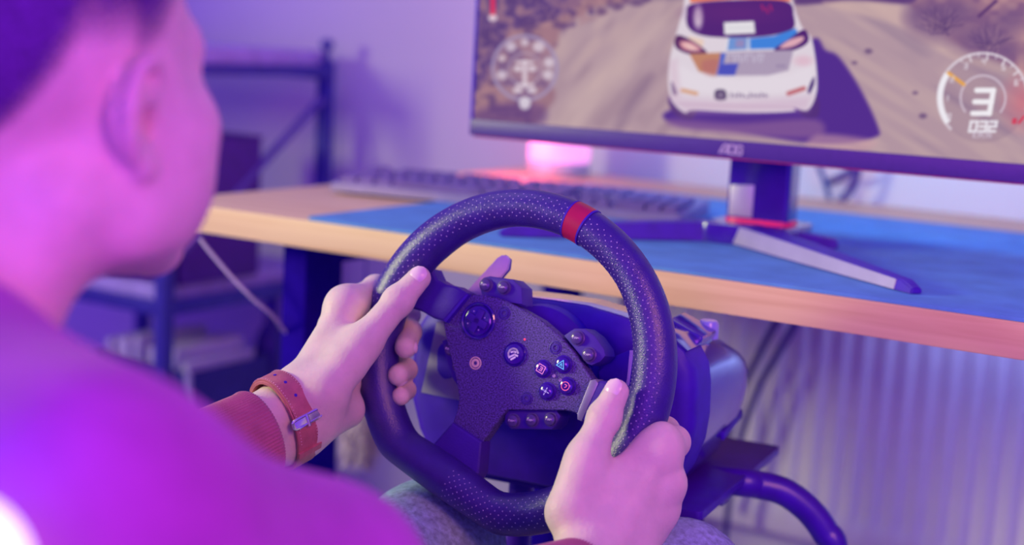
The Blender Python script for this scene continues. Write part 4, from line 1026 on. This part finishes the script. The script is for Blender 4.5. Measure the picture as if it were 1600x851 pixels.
# ---- hair : short, close to the skull
def hair_field(P):
    Q = (P - HC.astype(np.float32)) @ HM.astype(np.float32); X = np.abs(Q[..., 0])
    top = f_ell(Q, (0, -.010, .058), (.0790, .1015, .0885))
    # hairline: above forehead, in front of and behind the ear, down to the nape
    y, z = Q[..., 1], Q[..., 2]
    line = np.where(y > .045, .060 + (y - .045) * .35, np.where(y > .0, .026 + (y / .045) ** 2 * .034, np.where(y > -.035, .036 - 0 * y, .036 + (y + .035) * 1.9)))
    line = np.maximum(line, -.048)
    return smax(top, line - z, .006)
hv = surfnet(hair_field, HC - [.11, .14, .09], HC + [.11, .13, .17], .0032)
ho = mesh_np('hair', [hv])
M_HAIR = mat('cropped_hair', (.11, .02, .26), .8, var=.5, vscale=350, bump=.8, bscale=900)
def hair_cover(V):
    Q = (V - HC) @ HM; y, z = Q[:, 1], Q[:, 2]
    line = np.where(y > .045, .060 + (y - .045) * .35, np.where(y > .0, .026 + (y / .045) ** 2 * .034, np.where(y > -.035, .036 - 0 * y, .036 + (y + .035) * 1.9)))
    return np.clip((z - np.maximum(line, -.048)) / .045, 0, 1)
hat = ho.attributes.new('cover', 'FLOAT', 'POINT'); hat.data.foreach_set('value', hair_cover(hv[0]).astype(np.float32))
nt = M_HAIR.node_tree; b_ = nt.nodes['Principled BSDF']
ha = nt.nodes.new('ShaderNodeAttribute'); ha.attribute_name = 'cover'; hn = nt.nodes.new('ShaderNodeTexNoise'); hn.inputs['Scale'].default_value = 700
htc = nt.nodes.new('ShaderNodeTexCoord'); nt.links.new(htc.outputs['Object'], hn.inputs['Vector'])
hm = nt.nodes.new('ShaderNodeMath'); hm.operation = 'MULTIPLY_ADD'; nt.links.new(hn.outputs['Fac'], hm.inputs[0]); hm.inputs[1].default_value = -1.2
nt.links.new(ha.outputs['Fac'], hm.inputs[2]); hr_ = nt.nodes.new('ShaderNodeMapRange'); hr_.inputs['From Min'].default_value = -.55; hr_.inputs['From Max'].default_value = .15
nt.links.new(hm.outputs[0], hr_.inputs['Value']); nt.links.new(hr_.outputs['Result'], b_.inputs['Alpha'])
pchild(finish('hair', ho, M_HAIR, None, False))

# ---- sweater
def sweater_field(P):
    d = torso_field(P, .020)
    d = smin(d, arm_field(P, L_SH, L_ELB, LW + (L_ELB - LW) / np.linalg.norm(L_ELB - LW) * .085, .010), .03)
    d = smin(d, arm_field(P, R_SH, R_ELB, RW + (R_ELB - RW) / np.linalg.norm(R_ELB - RW) * .05, .010), .03)
    d = smin(d, f_cone(P, R_SH, at(484, 940, .665), .058, .058), .03)
    # soft folds
    d = d + .0035 * np.sin(P[..., 2] * 62 + P[..., 0] * 30 + 2 * np.sin(P[..., 1] * 22)) * np.clip((.70 - P[..., 2]) * 8, 0, 1)
    nk = f_cone(P, NECKB + np.array([0, -.006, -.03]), NECKB + (HC - NECKB) * .75, .0655, .062)
    return smax(d, -nk, .008)
sv = surfnet(sweater_field, (-.44, -.72, .31), (.44, .02, .86), .0065)
M_SWEAT = mat('burgundy_knit', (.46, .09, .42), .85, spec=.2, var=.14, vscale=24, bump=.7, bscale=520, sheen=.25)
swo = pchild(finish('sweater', mesh_np('sweater', [sv]), M_SWEAT, None, False))
def ribbed(name, c0, c1, ra, rb, across, n_rib, amp, m, rows=16, flare=0.0, thick=.003):
    ax_ = c1 - c0; L = np.linalg.norm(ax_); ax_ /= L; u_ = across - ax_ * (across @ ax_); u_ /= np.linalg.norm(u_); v_ = np.cross(ax_, u_)
    bm = bmesh.new(); NS = n_rib * 5; rings = []
    prof = [(0, -thick), (.0, -.0005), (.04, .0008)] + [(t, 0) for t in np.linspace(.1, .96, rows)] + [(1.0, -.0006), (1.0, -thick)]
    for t, dr in prof:
        k = 1 + flare * t
        rings.append([bm.verts.new(c0 + ax_ * L * t + (ra * k + dr + amp * math.cos(q * n_rib) ** 1) * math.cos(q) * u_ + (rb * k + dr + amp * math.cos(q * n_rib)) * math.sin(q) * v_) for q in [2 * math.pi * i / NS for i in range(NS)]])
    for a, b in zip(rings, rings[1:]):
        for i in range(NS): bm.faces.new((a[i], a[(i + 1) % NS], b[(i + 1) % NS], b[i]))
    o = from_bm(name, bm, m, None, True, None); o.parent = swo; return o
M_CUFF = mat('burgundy_rib', (.52, .16, .25), .85, spec=.2, var=.10, vscale=60, bump=.5, bscale=700, sheen=.2)
lfa = (L_ELB - LW) / np.linalg.norm(L_ELB - LW); rfa = (R_ELB - RW) / np.linalg.norm(R_ELB - RW)
lac = lh['im'] - lh['pm']; rac = rh['im'] - rh['pm']
ribbed('cuff', LW + lfa * .036, LW + lfa * .120, .0355, .0300, lac, 84, .00055, M_CUFF, flare=.16)
ribbed('cuff', RW + rfa * .010, RW + rfa * .085, .0325, .0280, rac, 84, .00055, M_CUFF, flare=.16)
# collar
nd = (HC - NECKB); nd /= np.linalg.norm(nd)
# collar of the sweater
pts = []
up_ = nd; rt_ = np.array([1., 0, 0]) - up_ * up_[0]; rt_ /= np.linalg.norm(rt_); fw_ = np.cross(up_, rt_)
cc = NECKB + nd * .040
bm = bmesh.new()
pth = [cc + rt_ * math.cos(q) * .066 + fw_ * math.sin(q) * .068 + up_ * (-.014 * math.sin(q)) for q in np.linspace(0, 2 * math.pi, 48, endpoint=False)]
add_tube(bm, pth, .010, 12, True, prof=[(1.5 * math.cos(2 * math.pi * k / 14), .62 * math.sin(2 * math.pi * k / 14)) for k in range(14)], up=up_)
co_ = from_bm('collar', bm, M_CUFF, None, True, None); co_.parent = swo

# ---- jeans and shoes
def jeans_field(P):
    d = f_ell(P, (0, -.57, .415), (.185, .140, .115))
    for h_, k_, a_ in ((HIPL, KNL, ANL), (HIPR, KNR, ANR)):
        d = smin(d, f_cone(P, h_, k_, .092, .060), .04)
        d = smin(d, f_cone(P, k_, a_, .058, .046), .02)
    d = d + .0025 * np.sin(P[..., 1] * 70 + 3 * np.sin(P[..., 0] * 30)) * np.sin(P[..., 2] * 50)
    return smax(d, .10 - P[..., 2], .005)
jlo = np.array([-.34, -.74, .085]); jhi = np.array([.36, .42, .66])
M_JEAN = mat('blue_denim', (.30, .42, .58), .85, spec=.2, var=.30, vscale=220, bump=.6, bscale=900)
pchild(finish('jeans', mesh_np('jeans', [surfnet(jeans_field, jlo, jhi, .008)]), M_JEAN, None, False))
for an_, sg_ in ((ANL, -1), (ANR, 1)):
    def shoe(P):
        d = f_ell(P, an_ + np.array([0, .05, -.045]), (.045, .115, .042)); d = smin(d, f_cone(P, an_, an_ + np.array([0, 0, .05]), .048, .050), .03)
        return smax(d, .012 - P[..., 2], .004)
    sh_ = pchild(finish('shoe', mesh_np('shoe', [surfnet(shoe, an_ + [-.07, -.09, -.10], an_ + [.07, .19, .08], .006)]), M_BLACK, None, False))
    bm = bmesh.new(); sp_ = [(an_[0] + .042 * math.cos(q) * (1 - .12 * math.sin(q)), an_[1] + .05 + .112 * math.sin(q)) for q in np.linspace(0, 2 * math.pi, 24, endpoint=False)]
    add_prism(bm, sp_, .002, .016, .002); o = from_bm('sole', bm, M_PAPER); o.parent = sh_

# ---- watch on the left wrist
WCn = LW + lfa * .012
ax_ = lfa; u_ = lac - ax_ * (lac @ ax_); u_ /= np.linalg.norm(u_); v_ = np.cross(ax_, u_)
SA, SB = .0352, .0262
def sp_pt(q, s, off=0.0):
    n = np.array([math.cos(q) / SA, math.sin(q) / SB]); n /= np.linalg.norm(n)
    return WCn + ax_ * s + (SA * math.cos(q) + n[0] * off) * u_ + (SB * math.sin(q) + n[1] * off) * v_
def near_q(x, y):
    best = None
    for k in range(720):
        q = 2 * math.pi * k / 720; p = sp_pt(q, 0); pp_ = topx(p); dep = (p - CAM) @ WV
        if dep > (WCn - CAM) @ WV: continue
        e = (pp_[0] - x) ** 2 + (pp_[1] - y) ** 2
        if best is None or e < best[0]: best = (e, q)
    return best[1]
M_STRAP = mat('tan_strap', (.52, .16, .17), .42, var=.15, vscale=120, bump=.3, bscale=500); M_STEEL = mat('watch_steel', (.75, .70, .80), .22, metal=.8)
wt = empty('wristwatch', WCn); tag(wt, 'watch with a reddish brown leather strap on the left wrist', 'watch')
WI = Matrix.Translation(-Vector(WCn))
def wchild(o, p=None):
    o.parent = p or wt
    if p is None: o.matrix_parent_inverse = WI
    return o
def strap_band(name, q0, q1, w_, off, th_, m, n=64, closed=False, parent=None, s0=0.0):
    bm = bmesh.new(); rings = []
    for i in range(n if closed else n + 1):
        q = q0 + (q1 - q0) * i / n
        pr = [(-w_ / 2, off), (-w_ / 2, off + th_ * .75), (-w_ / 2 + .001, off + th_), (w_ / 2 - .001, off + th_), (w_ / 2, off + th_ * .75), (w_ / 2, off)]
        rings.append([bm.verts.new(sp_pt(q, s0 + s, o_)) for s, o_ in pr])
    N = len(rings)
    for i in range(N if closed else N - 1):
        a, b = rings[i], rings[(i + 1) % N]
        for k in range(6): bm.faces.new((a[k], a[(k + 1) % 6], b[(k + 1) % 6], b[k]))
    if not closed: bm.faces.new(rings[0][::-1]); bm.faces.new(rings[-1])
    return wchild(from_bm(name, bm, m, None, True, 40), parent)
st_ = strap_band('strap', 0, 2 * math.pi, .0205, .0002, .0024, M_STRAP, 96, True)
qb = near_q(464, 657); qt = near_q(424, 606); ql = near_q(486, 700)
dq = 1 if ((qt - qb + math.pi) % (2 * math.pi) - math.pi) > 0 else -1
def qd(a, b): return (b - a + math.pi) % (2 * math.pi) - math.pi
strap_band('strap_tail', qb - dq * .10, qb + qd(qb, qt) * 1.15, .0185, .0026, .0016, M_STRAP, 40)
strap_band('strap_loop', ql - .07, ql + .07, .0225, .0024, .0022, M_STRAP, 8)
# stitches along both edges
bm = bmesh.new()
for s in (-.0080, .0080):
    for k in range(46):
        q = qb + qd(qb, qt) * 1.1 * k / 30.0 - dq * .5
        p = sp_pt(q, s, .0043 if 0 <= k * 1.1 / 30 - .5 / abs(qd(qb, qt)) + .1 <= 1.1 else .0028); p2 = sp_pt(q + .012 * dq, s, .0043 if 0 <= k * 1.1 / 30 - .5 / abs(qd(qb, qt)) + .1 <= 1.1 else .0028)
        add_tube(bm, [p, (p + p2) / 2, p2], .00042, 5)
so_ = wchild(from_bm('stitching', bm, mat('pale_thread', (.85, .62, .60), .7)), st_); so_['kind'] = 'stuff'
# buckle: frame and tongue
bm = bmesh.new(); hw = .0135
fr = [sp_pt(qb - .085, -hw, .0052), sp_pt(qb + .085, -hw, .0052), sp_pt(qb + .085, hw, .0052), sp_pt(qb - .085, hw, .0052)]
fr2 = []
for i_ in range(4):
    a_, b2, c_ = fr[i_ - 1], fr[i_], fr[(i_ + 1) % 4]; fr2 += [b2 + (a_ - b2) * .18, b2 + (a_ - b2) * .05 + (c_ - b2) * .05, b2 + (c_ - b2) * .18]
add_tube(bm, fr2, .0013, 8, True)
bk = wchild(from_bm('buckle', bm, M_STEEL))
strap_band('buckle_bar', qb - .075, qb + .075, .0250, .0046, .0013, M_STEEL, 8, parent=bk)
strap_band('tongue', qb - .14, qb + .10, .0026, .0052, .0016, M_STEEL, 8, parent=bk)
for k in range(5):
    q = qb + qd(qb, qt) * (.28 + .2 * k); c = sp_pt(q, 0, .00435); nrm = sp_pt(q, 0, .01) - c
    mtx = Vector(nrm).to_track_quat('Z', 'Y').to_matrix().to_4x4()
    wchild(lathe('hole', [(.0013 if k < 4 else .0019, -.0002), (.0013 if k < 4 else .0019, .0001), (0, .0001)], M_BLACK, None, 12, tuple(c), mtx), st_)
# case on the far side of the wrist
qc = qb + math.pi; c = sp_pt(qc, 0, .0035); nrm = sp_pt(qc, 0, .02) - c; mtx = Vector(nrm).to_track_quat('Z', 'Y').to_matrix().to_4x4()
wchild(lathe('case', [(0, -.002), (.018, -.002), (.019, 0), (.019, .005), (.0165, .007), (.0155, .006), (0, .006)], M_STEEL, None, 32, tuple(c), mtx))

# ---- globe lamp behind the shoulder
GP = at(-90, 902, .46)
gl = empty('globe_lamp', (GP[0], GP[1], 0)); tag(gl, 'bright white glowing globe lamp behind the shoulder at the lower left corner', 'lamp')
prof = [(.0275 * math.sin(a), GP[2] - .0275 * math.cos(a)) for a in np.linspace(0, math.pi, 25)]; prof[0] = (0, prof[0][1]); prof[-1] = (0, prof[-1][1])
lathe('globe', prof, mat('globe_glow', (1, .8, 1), .5, emit=(.86, .84, 1.0), estr=1.4), gl, 40)
lathe('pole', [(0, .012), (.006, .012), (.006, GP[2] - .032), (.014, GP[2] - .030), (.014, GP[2] - .0245), (0, GP[2] - .0245)], M_BLACK, gl, 16)
lathe('foot', [(0, .0002), (.05, .0002), (.05, .008), (.02, .014), (0, .014)], M_BLACK, gl, 32)
l = bpy.data.lights.new('globe_bulb', 'POINT'); l.energy = .12; l.color = (.04, .08, 1.0); l.shadow_soft_size = .03
lo = bpy.data.objects.new('globe_bulb', l); COL.objects.link(lo); lo.parent = gl; lo.location = (-.01, .0, GP[2] + .045)

# ---- seat below the frame
ch = empty('driver_seat', (0, -.60, 0)); tag(ch, 'dark padded seat under the person', 'seat')
box('cushion', (0, .03, .265), (.34, .46, .075), M_BLACK, ch, bev=.03, seg=4)
box('backrest', (0, -.185, .46), (.34, .06, .36), M_BLACK, ch, bev=.028, seg=4, rot=Matrix.Rotation(R_(6), 4, 'X'))
for sx_ in (-1, 1):
    box('side_rail', (sx_ * .12, .02, .12), (.03, .44, .21), M_STAND, ch, bev=.004)
    box('runner', (sx_ * .11, .02, .009), (.05, .52, .016), M_STAND, ch, bev=.004)
